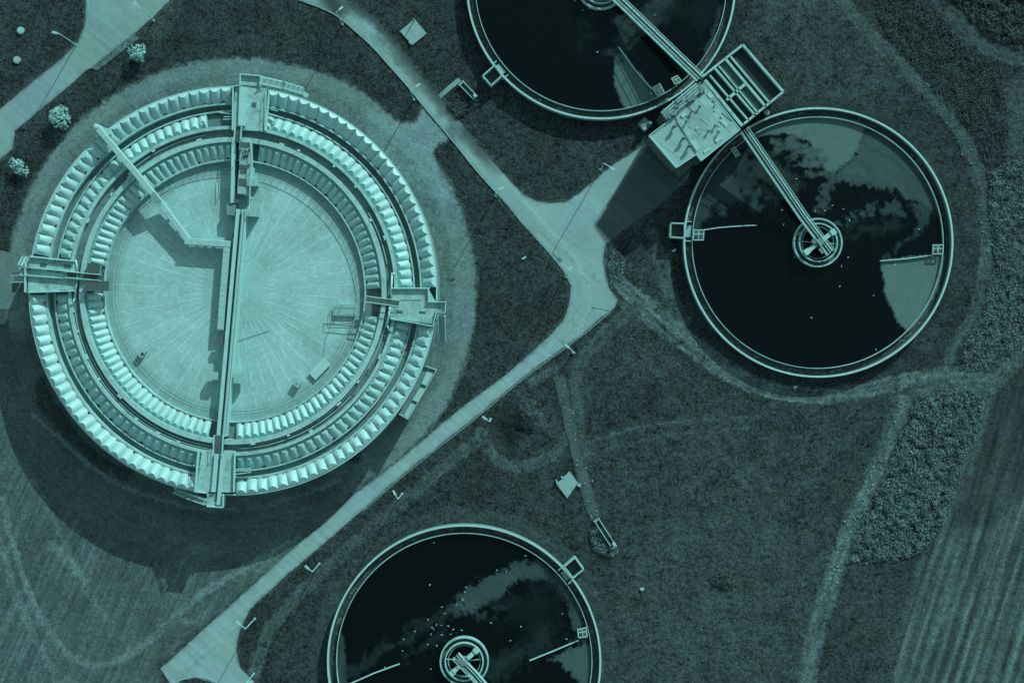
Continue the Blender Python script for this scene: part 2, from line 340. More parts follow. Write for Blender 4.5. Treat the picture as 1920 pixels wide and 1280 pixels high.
def tones(x, y, base_only=False):
    X, Y = x+wx(x, y)*26, y+wy(x, y)*26
    xs, ys = x+wx(x, y)*4+ex(x, y)*9, y+wy(x, y)*4+ey(x, y)*9
    g = np.full(x.shape, 50.0)+mid(x, y)*20; gr = np.full(x.shape, .95)
    def blend(g, gr, w, val, q): return g*(1-w)+val*w, gr*(1-w)+q*w
    for poly, lv, fe, q in REGION:
        bx = [p[0] for p in poly]; by = [p[1] for p in poly]
        sel = (x > min(bx)-80) & (x < max(bx)+80) & (y > min(by)-80) & (y < max(by)+80)
        if not sel.any(): continue
        w = np.zeros(x.shape); big = fe > 10
        d = sdf((X if big else xs)[sel], (Y if big else ys)[sel], poly); w[sel] = np.clip(.5-d/(2*fe), 0, 1)
        v = np.full(x.shape, float(lv))
        if poly is PLOUGH or poly is DARKF:
            s = (x+.27*y+8*np.sin(y/180.0)); a = 15 if poly is PLOUGH else 6
            v = v+a*np.sin(s/23*2*math.pi+1.6*mid(x*.4, y*.4))*(.55+.9*Noise2(60, 31)(s*1.5, y*.15))+(30 if poly is PLOUGH else 26)*(streakn(s*.55, y*.05)-.5)+(34 if poly is PLOUGH else 22)*(streak2(s*.7, y*.04)-.5)
        if poly is FIELD:
            rt = np.hypot(x-437, y-545); at_ = np.arctan2(545-y, x-437); far = np.clip((rt-505)/25, 0, 1); s = x+.45*y; v = v+4*(1-far)+(1-far)*12*(streakn(rt*.9, at_*14)-.5)+far*18*(streakn(s*1.0, y*.05)-.5)+far*24*(streak2(s*.9, y*.04)-.5)+mid(x, y)*18
        g, gr = blend(g, gr, w, v+mid(y, x)*lv*.22, q)
    # scattered pale patches in the rough grass
    rough = np.clip((x-1060)/100, 0, 1); g = g+rough*gr*mid(x*1.7+300, y*1.7)*22
    # gravel ring round the big tank
    ra = np.hypot(xs-447, ys-545); an = np.degrees(np.arctan2(545-ys, xs-447)) % 360
    ro = 436+10*np.clip(np.minimum((75-((an+60) % 360-60))/30, 1), 0, 1)*np.clip((((an+60) % 360-60)+50)/20, 0, 1)+fine(x, y)*6
    arc = np.clip(np.minimum((194-an)/6, 1), 0, 1); arc = np.where(an > 300, np.clip((an-303)/8, 0, 1), arc)
    w = np.clip(.5-(ra-ro)/10, 0, 1)*arc
    jd = sdf(xs, ys, JUNC); w = np.maximum(w, np.clip(.5-jd/9, 0, 1))
    v = 126+14*np.clip(.5-jd/9, 0, 1)+mid(x*2, y*2)*18-14*np.clip((412-ra)/12, 0, 1)*(1+2.5*fine(x*1.5, y*1.5)); g, gr = blend(g, gr, w, v, .35)
    for pts, hw in (([(600, 70), (690, 148), (757, 206)], 24), ([(840, 291), (880, 340), (930, 410)], 24)):
        d = seg_dist(x+ex(x, y)*5, y+ey(x, y)*5, pts); side = np.clip(.5-(d-hw)/7, 0, 1)*(sdf(x, y, JUNC) < 60); g, gr = blend(g, gr, side, 49+mid(x, y)*14, .95)
    # lower right wedge of gravel between tank and road
    wd = sdf(xs, ys, [(640, 930), (700, 872), (735, 850), (790, 770), (835, 700), (860, 640), (800, 640), (700, 800)]); g, gr = blend(g, gr, np.clip(.5-wd/10, 0, 1), 112+mid(x*2, y*2)*20, .4)
    # ring of rougher ground round the low tanks
    for (cx, cy, r0, r1, lv) in ((870, 1240, 250, 292, 66), (1535, 455, 240, 272, 50), (1127, -29, 240, 262, 46)):
        rr = np.hypot(xs-cx, ys-cy); g, gr = blend(g, gr, np.clip((r1-rr)/12, 0, 1)*.85, lv+18*(streakn(rr*1.1, np.arctan2(ys-cy, xs-cx)*14)-.5), .6)
    for pts, hw, lv, fe, st in STROKE:
        bx = [p[0] for p in pts]; by = [p[1] for p in pts]
        sel = (x > min(bx)-60) & (x < max(bx)+60) & (y > min(by)-60) & (y < max(by)+60)
        if not sel.any(): continue
        d = seg_dist(xs[sel], ys[sel], smooth(pts)); w = np.zeros(x.shape)
        w[sel] = np.clip(1-(d-hw)/(fe*.7), 0, 1)*min(1, st*1.12)*np.clip(.85+1.1*fine(x[sel]*.7, y[sel]*.7)+.5*mid(x[sel]*2, y[sel]*2), 0, 1)
        ln = np.zeros(x.shape); ln[sel] = 40*(streak2(d*.9, (x[sel]+y[sel])*.05)-.5)
        g, gr = blend(g, gr, w, lv*1.2+ln, .6)
    # dusty verge of the roads
    if not base_only:
        for rd in ROADS:
            d = sdf(xs, ys, rd); w = np.clip(1-d/7, 0, 1)*.55; g, gr = blend(g, gr, w, 100, .6)
    g = g+9*np.clip((85-g)/30, 0, 1); g = np.clip(g, 20, 220)
    return np.where(g/255 <= .04045, g/255/12.92, ((g/255+.055)/1.055)**2.4), gr

ROAD1 = [(300, 1252), (318, 1238), (375, 1185), (437, 1130), (530, 1045), (600, 985), (660, 930), (742, 868), (860, 768), (953, 699), (1030, 630), (1057, 599), (1068, 565), (1070, 534), (1054, 506),
         (1032, 478), (976, 416), (933, 365), (892, 320), (845, 260), (787, 192), (772, 172), (735, 130), (700, 90), (667, 60), (632, 30), (600, 15), (540, -10), (520, -40), (640, -40), (650, 0), (672, 14), (700, 32), (720, 55), (750, 92), (782, 132),
         (827, 185), (865, 232), (900, 277), (927, 307), (957, 340), (982, 365), (1005, 377), (1030, 381), (1060, 379), (1080, 367), (1105, 347), (1145, 312), (1195, 280), (1240, 240), (1300, 300), (1290, 335), (1232, 387), (1170, 430), (1150, 446), (1137, 456),
         (1131, 480), (1133, 510), (1142, 540), (1158, 562), (1152, 578), (1130, 594), (1090, 628), (1020, 678), (960, 724), (900, 775), (830, 830), (760, 885), (680, 955), (600, 1025), (540, 1075), (470, 1140), (450, 1180), (443, 1215), (450, 1250), (475, 1275), (560, 1400), (430, 1400), (412, 1290), (395, 1277), (365, 1270), (340, 1275), (325, 1290), (316, 1275)]
ROAD2 = [(158, -40), (161, 20), (158, 50), (146, 80), (118, 108), (60, 155), (0, 205), (-120, 290), (-120, 390), (0, 300), (24, 280), (28, 245), (60, 220), (120, 170), (165, 130), (172, 128), (240, 75), (290, 30), (330, -10), (360, -40)]
ROADS = [ROAD1, ROAD2]
tri = lambda n: [tuple(p.vertices) for p in n]
def set_attr(me, name, arr):
    a = me.attributes.new(name, 'FLOAT', 'POINT'); a.data.foreach_set('value', np.asarray(arr, np.float32))
def structure(name, verts, faces, material, tone=None, grain=None, kind='structure'):
    me = bpy.data.meshes.new(name); me.from_pydata(verts, [], faces); me.update()
    if tone is not None: set_attr(me, 'tone', tone)
    if grain is not None: set_attr(me, 'grain', grain)
    me.materials.append(material); o = bpy.data.objects.new(name, me); COL.objects.link(o); o['kind'] = kind
    return o
def resample(poly, step, jit=0.0):
    out = []; n = len(poly)
    for i in range(n):
        a, b = poly[i], poly[(i+1) % n]; L = math.hypot(b[0]-a[0], b[1]-a[1]); k = max(1, int(L/step))
        nx, ny = (b[1]-a[1])/(L+1e-9), -(b[0]-a[0])/(L+1e-9)
        for j in range(k):
            t = j/k; q = random.uniform(-jit, jit); out.append((a[0]+(b[0]-a[0])*t+nx*q, a[1]+(b[1]-a[1])*t+ny*q))
    return out
def sheet(name, poly, z, tonef, material, step=6, jit=.5):
    bnd = resample(poly, step, jit); xs = np.array([p[0] for p in bnd]); ys = np.array([p[1] for p in bnd])
    gx, gy = np.meshgrid(np.arange(xs.min(), xs.max(), step), np.arange(ys.min(), ys.max(), step)); gx = gx.ravel()+rng.uniform(-1, 1, gx.size); gy = gy.ravel()+rng.uniform(-1, 1, gy.size)
    d = sdf(gx, gy, poly); ok = d < -step*.6; pts = bnd+list(zip(gx[ok], gy[ok])); n = len(bnd)
    r = delaunay_2d_cdt([Vector(p) for p in pts], [(i, (i+1) % n) for i in range(n)], [], 1, 1e-4)
    vx = np.array([v.x for v in r[0]]); vy = np.array([v.y for v in r[0]]); t, g = tonef(vx, vy, sdf(vx, vy, poly))
    faces = []
    for f in r[2]:
        a = sum(r[0][f[i]].x*r[0][f[(i+1) % len(f)]].y-r[0][f[(i+1) % len(f)]].x*r[0][f[i]].y for i in range(len(f)))
        faces.append(tuple(f) if a < 0 else tuple(f)[::-1])
    return structure(name, [(*W(a, b), z) for a, b in zip(vx, vy)], faces, material, t, g)

# ground: one sheet, fine in view, coarse to the horizon
step = 2.0; gx = np.concatenate([[-40000, -8000, -2000, -600, -200], np.arange(-40, 1961, step), [2120, 2600, 4000, 10000, 42000]])
gy = np.concatenate([[-40000, -8000, -2000, -600, -200], np.arange(-40, 1321, step), [1480, 1900, 3300, 9300, 41000]])
GX, GY = np.meshgrid(gx, gy); t, g = tones(np.clip(GX, -150, 2070).ravel(), np.clip(GY, -150, 1430).ravel())
nx, ny = len(gx), len(gy); idx = np.arange(nx*ny).reshape(ny, nx)
F = np.stack([idx[1:, :-1], idx[1:, 1:], idx[:-1, 1:], idx[:-1, :-1]], -1).reshape(-1, 4)
gxr, gyr = GX.ravel(), GY.ravel(); lump = FBM(5, 77, 2)
gz = -.10*np.clip(g, 0, 1)*(.5+lump(gxr, gyr))-.05*(.5+fine(gxr, gyr))
gz += .9*np.exp(-(((gxr-995)/30)**2+((gyr-785)/34)**2))*(1+1.2*fine(gxr, gyr))-.55*np.exp(-(((gxr-940)/16)**2+((gyr-815)/30)**2))
gz = np.where((gxr < -30) | (gxr > 1950) | (gyr < -30) | (gyr > 1310), -.08, gz)
V = np.stack([(GX.ravel()-960)*PX, (640-GY.ravel())*PX, gz], -1)
me = bpy.data.meshes.new('ground'); me.vertices.add(len(V)); me.vertices.foreach_set('co', V.ravel().astype(np.float32))
me.loops.add(F.size); me.loops.foreach_set('vertex_index', F.ravel().astype(np.int32)); me.polygons.add(len(F))
me.polygons.foreach_set('loop_start', np.arange(0, F.size, 4, dtype=np.int32)); me.update(calc_edges=True); me.validate()
set_attr(me, 'tone', t); set_attr(me, 'grain', g); me.materials.append(M['ground'])
go = bpy.data.objects.new('ground', me); COL.objects.link(go); go['kind'] = 'structure'

MIDL = smooth([(350, 1240), (450, 1155), (620, 1000), (800, 850), (960, 715), (1070, 625), (1105, 570), (1095, 500), (1040, 440), (960, 350), (880, 255), (800, 160), (720, 72), (650, 12)])
def road_tone(lv):
    def f(x, y, d):
        g = np.full(x.shape, float(lv))+mid(x, y)*16+fine(x, y)*10
        g = g-48*np.clip(1+d/5, 0, 1)*np.clip(.6+2*fine(x*.8, y*.8), 0, 1)                    # worn, overgrown edge
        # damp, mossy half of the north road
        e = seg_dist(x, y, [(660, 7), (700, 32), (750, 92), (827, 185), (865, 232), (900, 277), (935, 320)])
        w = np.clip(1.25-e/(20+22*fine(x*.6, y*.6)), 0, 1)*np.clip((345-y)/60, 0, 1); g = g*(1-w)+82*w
        e = seg_dist(x, y, [(862, 222), (840, 262)]); w = np.clip(1.3-e/17, 0, 1); g = g*(1-w)+116*w
        e = seg_dist(x, y, [(600, -30), (632, 18)]); w = np.clip(1.2-e/22, 0, 1); g = g*(1-w)+74*w
        yd = sdf(x+3*fine(x, y), y, [(1113, 424), (1195, 296), (1240, 235), (1310, 300), (1240, 395), (1160, 445), (1137, 456)]); w = np.clip(.5-yd/8, 0, 1); g = g*(1-w)+88*w
        u = (x*.64-y*.77); g = g+12*(streakn(u*.9, (x+y)*.02)-.5)+8*(streak2(u*1.4, (x+y)*.02)-.5)
        g = g-16*np.clip(.55-np.hypot(x-1095, y-452)/60, 0, 1)
        rr = random.Random(3)
        for i in range(46):                                            # repaired patches and cracks
            cx, cy, c, sn = rr.uniform(320, 1180), 0, .77, .64; j = rr.randrange(len(MIDL)-1); t = rr.random(); cx = MIDL[j][0]+(MIDL[j+1][0]-MIDL[j][0])*t; cy = MIDL[j][1]+(MIDL[j+1][1]-MIDL[j][1])*t
            vx, vy = MIDL[j+1][0]-MIDL[j][0], MIDL[j+1][1]-MIDL[j][1]; L = math.hypot(vx, vy); vx, vy = vx/L, vy/L; off = rr.uniform(-16, 16); cx -= vy*off; cy += vx*off
            a, b = (x-cx)*vx+(y-cy)*vy, -(x-cx)*vy+(y-cy)*vx
            if i % 3 == 0: m = (abs(a) < rr.uniform(6, 22)) & (abs(b) < rr.uniform(4, 9)); g = np.where(m, g+rr.uniform(-13, 9), g)
            elif i % 3 == 1: e = np.abs(b+fine(x, y)*10); g = g-20*np.clip(1-e/1.6, 0, 1)*(np.abs(a) < rr.uniform(15, 60))
            else: e = np.abs(a+fine(x, y)*5); g = g-16*np.clip(1-e/1.6, 0, 1)*(np.abs(b) < 24)
        for sgn in (-8, 8):                                            # tyre lanes worn a little paler
            e = seg_dist(x-.6*sgn, y-.7*sgn, MIDL); g = g+6*np.clip(1-e/5, 0, 1)
        g = np.clip(g, 40, 200)/255
        return ((g+.055)/1.055)**2.4, np.full(x.shape, .10)+.10*np.clip(1+d/8, 0, 1)
    return f
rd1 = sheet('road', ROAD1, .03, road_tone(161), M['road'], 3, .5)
rd2 = sheet('road', ROAD2, .03, road_tone(152), M['road'], 3.5, .4)
def flat_tone(lv, gr=.3, edge=30):
    def f(x, y, d):
        g = np.full(x.shape, float(lv))+mid(x*1.5, y*1.5)*20+fine(x, y)*14-edge*np.clip(1+d/5, 0, 1)*np.clip(.5+1.6*fine(x*.7, y*.7), 0, 1)
        g = np.clip(g, 30, 200)/255; return ((g+.055)/1.055)**2.4, np.full(x.shape, gr)
    return f
def strip(pts, w):
    l, r = [], []
    for i, p in enumerate(pts):
        a, b = pts[max(0, i-1)], pts[min(len(pts)-1, i+1)]; L = math.hypot(b[0]-a[0], b[1]-a[1]); nx, ny = -(b[1]-a[1])/L*w/2, (b[0]-a[0])/L*w/2
        l.append((p[0]+nx, p[1]+ny)); r.append((p[0]-nx, p[1]-ny))
    return l+r[::-1]
sheet('path', strip([(1047, 702), (1062, 765), (1082, 850), (1104, 935), (1117, 972)], 23), .02, flat_tone(88, .5, 30), M['road'], 4, 1.0)
sheet('path', strip([(824, 182), (843, 165), (862, 149)], 9), .055, flat_tone(150, .3, 20), M['road'], 3, .3)
sheet('pavement', [(172, 128), (182, 133), (262, 72), (252, 62)], .045, flat_tone(112, .7, 20), M['road'], 4, .4)
sheet('pavement', [(5, 470), (38, 478), (34, 580), (0, 580), (-30, 560), (-30, 470)], .03, flat_tone(122, .25, 20), M['road'], 4, .3)

def kerb(pts, w=1.5, h=.10, name='kerb'):
    mb = MB(); p = smooth(pts, k=1)
    for a, b in zip(p, p[1:]): mb.bar(a, b, w, h, -.05)
    o = mb.build(name, M['kerb']); o['kind'] = 'structure'; return o
kerb([(560, 0), (600, 14), (632, 29), (667, 59), (700, 89), (735, 129), (772, 171), (787, 191), (845, 259), (892, 319), (933, 364)])
kerb([(1110, 575), (1150, 582), (1130, 597), (1090, 631), (1020, 681), (960, 727), (900, 778), (830, 833), (760, 888), (680, 958)], 1.0, .10)
kerb([(163, -10), (166, 22), (162, 55), (150, 84)], 1.0, .08); kerb([(330, 1278), (345, 1271), (368, 1267), (396, 1273), (410, 1282)], 1.6, .10)

# ---------------------------------------------------------------- the big round tank
TZ = 7.4; FZ = 5.4; C = (TCX, TCY)
k = TK
tank = thing('round_treatment_tank', (TCX, TCY, 0), 'large round concrete treatment tank with three rings of arched covers and a pale paved centre', 'tank')
MB().ring(C, 381.2*k, 383.6*k, 0, TZ-.25).build('outer_wall', M['wall'], tank); MB().ring(C, 381*k, 383.8*k, TZ-.25, TZ-.18).build('rim_cap', M['rim'], tank)
mb = MB()
for r0, r1, z in ((350.5, 354, TZ-.72), (337.5, 340.3, TZ-1.1), (303, 309, TZ+.02), (245.3, 248, TZ-1.25)): MB().ring(C, r0*k, r1*k, 4.0, z).build('partition_wall', M['lip'], tank)
MB().ring(C, 279*k, 288*k, 4.0, TZ).build('ring_walkway', M['lip'], tank)
mb = MB(); mb.ring(C, 354*k, 381*k, 5.5, 6.0); mb.ring(C, 309*k, 337.5*k, 5.4, 5.8); mb.ring(C, 248*k, 279*k, 5.4, 5.8); mb.build('cover_ledge', M['trough'], tank)
MB().ring(C, 340.3*k, 350.5*k, 5.0, 5.7).build('deep_channel_floor', M['channel'], tank)
MB().ring(C, 288*k, 303*k, 5.6, 6.75).build('trough_floor', M['trough'], tank)
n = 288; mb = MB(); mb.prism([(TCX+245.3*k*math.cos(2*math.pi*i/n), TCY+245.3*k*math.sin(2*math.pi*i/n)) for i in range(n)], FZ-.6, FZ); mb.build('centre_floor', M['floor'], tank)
mb = MB(); mb.ring(C, 231*k, 232.6*k, FZ, FZ+.04); mb.ring(C, 225.5*k, 227*k, FZ, FZ+.03); mb.build('floor_kerb', M['lip'], tank)
# pipes lying along the trough, seen in places
mb = MB()
for a0, a1, r in ((200, 262, 294.5), (272, 318, 296), (100, 130, 297), (10, 30, 293), (330, 350, 293)): MB().ring(C, (r-.9)*k, (r+.9)*k, 6.85, 7.0, a0, a1).build('trough_pipe', M['steel'], tank)
for a0, a1, r in ((186, 262, 300), (275, 345, 291)): MB().ring(C, (r-.6)*k, (r+.6)*k, 6.9, 7.05, a0, a1).build('trough_pipe', M['steel'], tank)
mb = MB()
for a in list(range(8, 76, 11))+list(range(104, 166, 13))+list(range(186, 256, 9))+list(range(276, 346, 12)):
    r = random.choice((301.5, 289.5)); a += random.uniform(-3, 3); x, y = TCX+r*k*math.cos(R(a)), TCY+r*k*math.sin(R(a)); MB().box((x, y, 7.25), (random.uniform(.2, .5), random.uniform(.3, .8), .3), R(a)).build('trough_bracket', M['white'], tank)

# arched covers: 12 rows of 26 panels
STEP = 79.0/26
def panel_mesh(r_lo, r_hi, name):
    s = 1 if r_hi > r_lo else -1; hw = R(STEP/2)*.998; nu, nt = 12, 6; v, f = [], []
    rl, rh = r_lo*k, r_hi*k; setb, hh, hl, drop = .62, .62, .11, .80
    us = [-1, -.88, -.75, -.6, -.45, -.3, -.15, 0, .15, .3, .45, .6, .75, .88, 1]; nu = len(us)-1
    p = lambda u: max(0, 1-abs(u)**2.0)
    def put(r, u, z): v.append((r*math.cos(u*hw), r*math.sin(u*hw), z))
    for u in us: put(rl+s*.07*abs(u)**2, u, -.10-drop)
    for j in range(nt+1):
        t = j/nt
        for u in us:
            a = rl+s*.07*abs(u)**2; b = rh-s*setb*p(u); q = a+(b-a)*t; put(q, u, .02-drop*(1-(q-rl)/(rh-rl))+p(u)*(hl+(hh-hl)*t))
    for u in us: put(rh, u, .0)
    for j in range(nt+2):
        for i in range(nu):
            q = (j*(nu+1)+i, j*(nu+1)+i+1, (j+1)*(nu+1)+i+1, (j+1)*(nu+1)+i); f.append(q if s < 0 else q[::-1])
    # solidify: underside skirt at both long edges
    me = bpy.data.meshes.new(name); me.from_pydata(v, [], f); me.update(); me.materials.append(M['cover'])
    sm = [True]*len(me.polygons)
    for i in range(len(sm)):
        if i//nu in (0, nt+1): sm[i] = False
    me.polygons.foreach_set('use_smooth', sm); me.set_sharp_from_angle(angle=R(40)); return me
RINGS = (('outer', 354.3, 381.0, 355.5, 7.3), ('middle', 337.2, 309.1, 336.5, 6.78), ('inner', 248.3, 278.9, 249.5, 6.72))
QUADS = (('upper right', {'all': (1.0, 80.0)}), ('upper left', {'all': (90.5, 169.5), 'middle': (99.0, 169.0)}), ('lower left', {'all': (181.0, 260.0)}), ('lower right', {'all': (270.8, 349.8)}))
latch_me = None
for ring, rlo, rhi, rl, rz in RINGS:
    pm = panel_mesh(rlo, rhi, 'cover_panel'); lm = MB().box((rl*k+.1*(1 if rhi > rlo else -1), 0, .08-.80), (.18, .34, .3)); lo = lm.build('latch', M['dark']); lme = lo.data; bpy.data.objects.remove(lo)
    for qn, qa in QUADS:
        a0, a1 = qa.get(ring, qa['all']); nP = int(round((a1-a0)/STEP)); am = R((a0+a1)/2); rm = (rlo+rhi)/2*k
        loc = Vector((TCX+rm*math.cos(am), TCY+rm*math.sin(am), rz))
        row = thing('arched_cover_row', loc, f'{ring} curved row of pale arched covers in the {qn} quarter of the round tank', 'tank cover', 'rows of arched covers on the round tank')
        for i in range(nP):
            a = R(a0+(a1-a0)*(i+.5)/nP)
            o = bpy.data.objects.new('cover_panel', pm); COL.objects.link(o); o.parent = row
            o.location = Vector((TCX, TCY, rz+random.uniform(-.03, .03)))-loc; o.rotation_euler = (0, 0, a+R(random.uniform(-.05, .05)))
            if i % 2 == 0:
                o = bpy.data.objects.new('latch', lme); COL.objects.link(o); o.parent = row; o.location = Vector((TCX, TCY, rz))-loc; o.rotation_euler = (0, 0, a+R(random.uniform(.6, 1.2)))

# decks that cut the rings at the four sides
mb = MB(); mb.pp([(441, 160), (500, 170), (494, 246), (437, 243)], 7.5, 4.5); mb.pp([(450, 140), (488, 143), (486, 162), (450, 159)], 7.5, 6.9)
mb.build('north_deck', M['deck'], tank)
mb = MB(); mb.pp([(379, 843), (437, 845), (439, 923), (368, 921)], 7.5, 4.5); mb.pp([(388, 925), (418, 926), (417, 950), (387, 948)], 7.55, 5.2)
mb.build('south_deck', M['deck'], tank)
mb = MB(); mb.pp([(55, 483), (142, 492), (140, 544), (52, 547)], 7.5, 4.5); mb.pp([(36, 500), (55, 502), (54, 516), (36, 515)], 7.5, 6.9); mb.build('west_deck', M['deck'], tank)
mb = MB(); mb.pp([(736, 541), (803, 541), (816, 565), (814, 608), (730, 596)], 7.5, 4.5); mb.pp([(803, 567), (836, 566), (834, 585), (816, 584)], 7.45, 6.9); mb.build('east_deck', M['deck'], tank)
# parapets and low walls on the decks
mb = MB()
for a, b, w in (((450, 139), (489, 142), 2.2), ((450.5, 140), (449.5, 160), 2.2), ((488, 142), (487, 163), 2), ((436.5, 161), (435.5, 244), 2), ((504, 170), (498, 246), 2.2), ((437, 161.5), (450, 160), 1.5),
                ((372, 845), (366, 922), 2), ((439.5, 846), (438, 922), 2), ((368, 922), (388, 924), 2), ((387, 949), (418, 951), 2), ((418, 926), (417.5, 950), 1.6),
                ((55, 480), (138, 489), 2.2), ((52, 548), (140, 545), 2.2), ((38, 500), (150, 511), 1.4), ((40, 516), (160, 525), 1.2), ((47, 490), (46, 548), 2),
                ((736, 540), (806, 540), 2), ((732, 597), (814, 612), 2.2), ((803, 541), (804, 566), 2.2), ((800, 566), (837, 566), 1.5), ((836, 566), (834, 586), 1.5), ((834, 586), (816, 585), 1.3), ((818, 585), (812, 609), 1.6)):
    MB().bar(a, b, w, 8.0, 7.3).build('parapet', M['rim'], tank)
# raised pale cover strips and hatches
mb = MB(); mb.pp([(449, 163), (462, 164), (459, 236), (446.5, 235)], 7.95, 7.4); mb.build('deck_upstand', M['cover'], tank)
mb = MB()
for q in ([(473, 192), (481, 193), (480, 201), (472, 200)], [(75, 494), (87, 495), (87, 500), (75, 499)], [(121, 496), (133, 498), (132, 503), (120, 502)], [(786, 583), (798, 584), (798, 588), (786, 587)], [(744, 581), (756, 583), (755, 587), (743, 586)],
          [(88, 505), (100, 506), (100, 509), (88, 508)], [(104, 507), (116, 508), (116, 511), (104, 510)], [(86, 519), (98, 520), (98, 523), (86, 522)], [(100, 520), (112, 521), (112, 524), (100, 523)]): MB().pp(q, 7.56, 7.4).build('deck_opening', M['grate'], tank)
# central double wall with the slot between
def xl(x420, y): return x420-.0875*(y-420)
def wall_strip(x0, w, y0, y1, z1, z0): return MB().pp([(xl(x0, y0)-w/2, y0), (xl(x0, y0)+w/2, y0), (xl(x0, y1)+w/2, y1), (xl(x0, y1)-w/2, y1)], z1, z0)
wall_strip(443.8, 6.5, 392, 818, 7.5, FZ-.1).build('centre_wall', M['rim'], tank)
wall_strip(455, 8, 392, 818, 7.5, FZ-.1).build('centre_wall', M['rim'], tank)
wall_strip(449, 5, 392, 818, FZ+.35, FZ-.1).build('slot_floor', M['channel'], tank)
MB().bar((437.5, 262), (435, 380), 6, 7.5, FZ-.1).build('centre_wall', M['rim'], tank)
MB().bar((443, 262), (441, 385), 6, FZ+.3, FZ-.1).build('slot_floor', M['channel'], tank)
wall_strip(443.8, 7.5, 851, 922, 8.0, 7.3).build('centre_wall', M['rim'], tank); wall_strip(455, 6, 851, 946, 8.0, 7.3).build('centre_wall', M['rim'], tank)
wall_strip(449.3, 5.2, 851, 940, 7.58, 7.3).build('slot_floor', M['channel'], tank)
mb = MB()
for x0 in (452.5, 457.5): mb.bar((xl(x0, 395), 395), (xl(x0, 812), 812), .8, 7.62, 7.45)
mb.build('cable_tray', M['steel'], tank)
# valve platforms along the wall, upper part
mb = MB(); mb.pp([(449, 263), (473, 265), (470, 312), (448, 310)], 7.5, FZ); mb.pp([(449, 310), (474, 313), (473, 330), (482, 332), (481, 348), (462, 347), (462, 366), (444, 364)], 7.4, FZ)
mb.build('valve_platform', M['deck'], tank)
for q, z1, z0 in (([(451, 266), (471, 268), (470, 277), (450, 276)], 7.56, 7.5), ([(451, 315), (463, 316), (462, 326), (450, 325)], 7.46, 7.4), ([(448, 334), (461, 335), (460, 349), (447, 348)], 7.46, 7.4), ([(440, 366), (449, 366), (448, 380), (439, 380)], 7.3, 7.1)):
    MB().pp(q, z1, z0).build('platform_grating', M['grate'], tank)
for q, z1, z0 in (([(463, 335), (479, 336), (478, 349), (462, 348)], 7.9, 7.4), ([(463, 388), (484, 388), (482, 406), (461, 405)], 7.3, FZ), ([(447, 351), (461, 352), (461, 364), (445, 363)], 7.75, 7.4), ([(467, 368), (488, 371), (488, 375), (467, 373)], 7.3, 6.9),
        ([(450, 283), (456, 283), (455, 308), (449, 308)], 7.9, 7.5), ([(466, 284), (471, 285), (469, 308), (465, 308)], 7.8, 7.5), ([(456, 296), (466, 297), (465, 310), (455, 309)], 7.75, 7.5)):
    MB().pp(q, z1, z0).build('equipment_cabinet', M['panel'], tank)
mb = MB()
for x, y in ((460, 282), (463, 289), (458, 290), (452, 281), (468, 280)):
    X, Y = W(x, y, 7.8); mb.tube((X, Y, 7.4), (X, Y, 8.2), .22, .16, 10); mb.box((X, Y, 8.25), (.5, .16, .12), random.random()*3); mb.build('valve', M['mech'], tank); mb = MB()
mb = MB(); mb.pp([(424, 383), (442, 384), (441, 404), (425, 403)], 7.2, FZ); mb.build('pump_pit', M['wall'], tank)
mb = MB()
for q in ([(426, 437), (443, 437), (443, 447), (426, 446)], [(407, 633), (420, 634), (420, 645), (407, 644)], [(421, 641), (425, 641), (425, 649), (421, 649)], [(441, 537), (446, 537), (446, 547), (441, 547)]): MB().pp(q, 7.1, 6.6).build('slot_grating', M['grate'], tank)
for q in ([(440, 699), (457, 700), (456, 719), (438, 718)], [(393, 697), (409, 698), (408, 712), (392, 711)]): MB().pp(q, 7.2, FZ+.8).build('side_platform', M['panel'], tank)
# foot bridges
def bridge(a, b, w, z=7.55, rails=True):
    MB().bar(a, b, w, z, z-.2).build('footbridge', M['grate'], tank)
    if rails:
        dx, dy = b[0]-a[0], b[1]-a[1]; L = math.hypot(dx, dy); nx, ny = -dy/L*w/2, dx/L*w/2; mb = MB()
        for s in (1, -1): mb.rail([W(a[0]+s*nx, a[1]+s*ny, z), W(b[0]+s*nx, b[1]+s*ny, z)], z, 1.0, .06)
        mb.build('handrail', M['white'], tank)
bridge((449, 238), (447, 263), 12); bridge((412, 816), (410, 852), 17); bridge((126, 515), (191, 521), 11); bridge((688, 561), (748, 569), 11)
mb = MB()
for pts in ([(436, 272), (436, 312)], [(470, 262), (474, 310), (470, 350), (468, 395)], [(372, 846), (366, 922)], [(500, 172), (497, 245)], [(58, 482), (138, 490)], [(736, 541), (802, 541)], [(733, 598), (813, 611)]):
    MB().rail([W(x, y, 8.0) for x, y in pts], 7.5, 1.0, .05).build('handrail', M['white'], tank)
for a0, a1, r in ((2, 80, 246.5), (91, 169, 246.5)):
    pts = [(TCX+r*k*math.cos(R(a0+(a1-a0)*i/24)), TCY+r*k*math.sin(R(a0+(a1-a0)*i/24))) for i in range(25)]; MB().rail(pts, TZ-(1.25 if r < 300 else .72), .7, .04, 3, False).build('handrail', M['white'], tank)
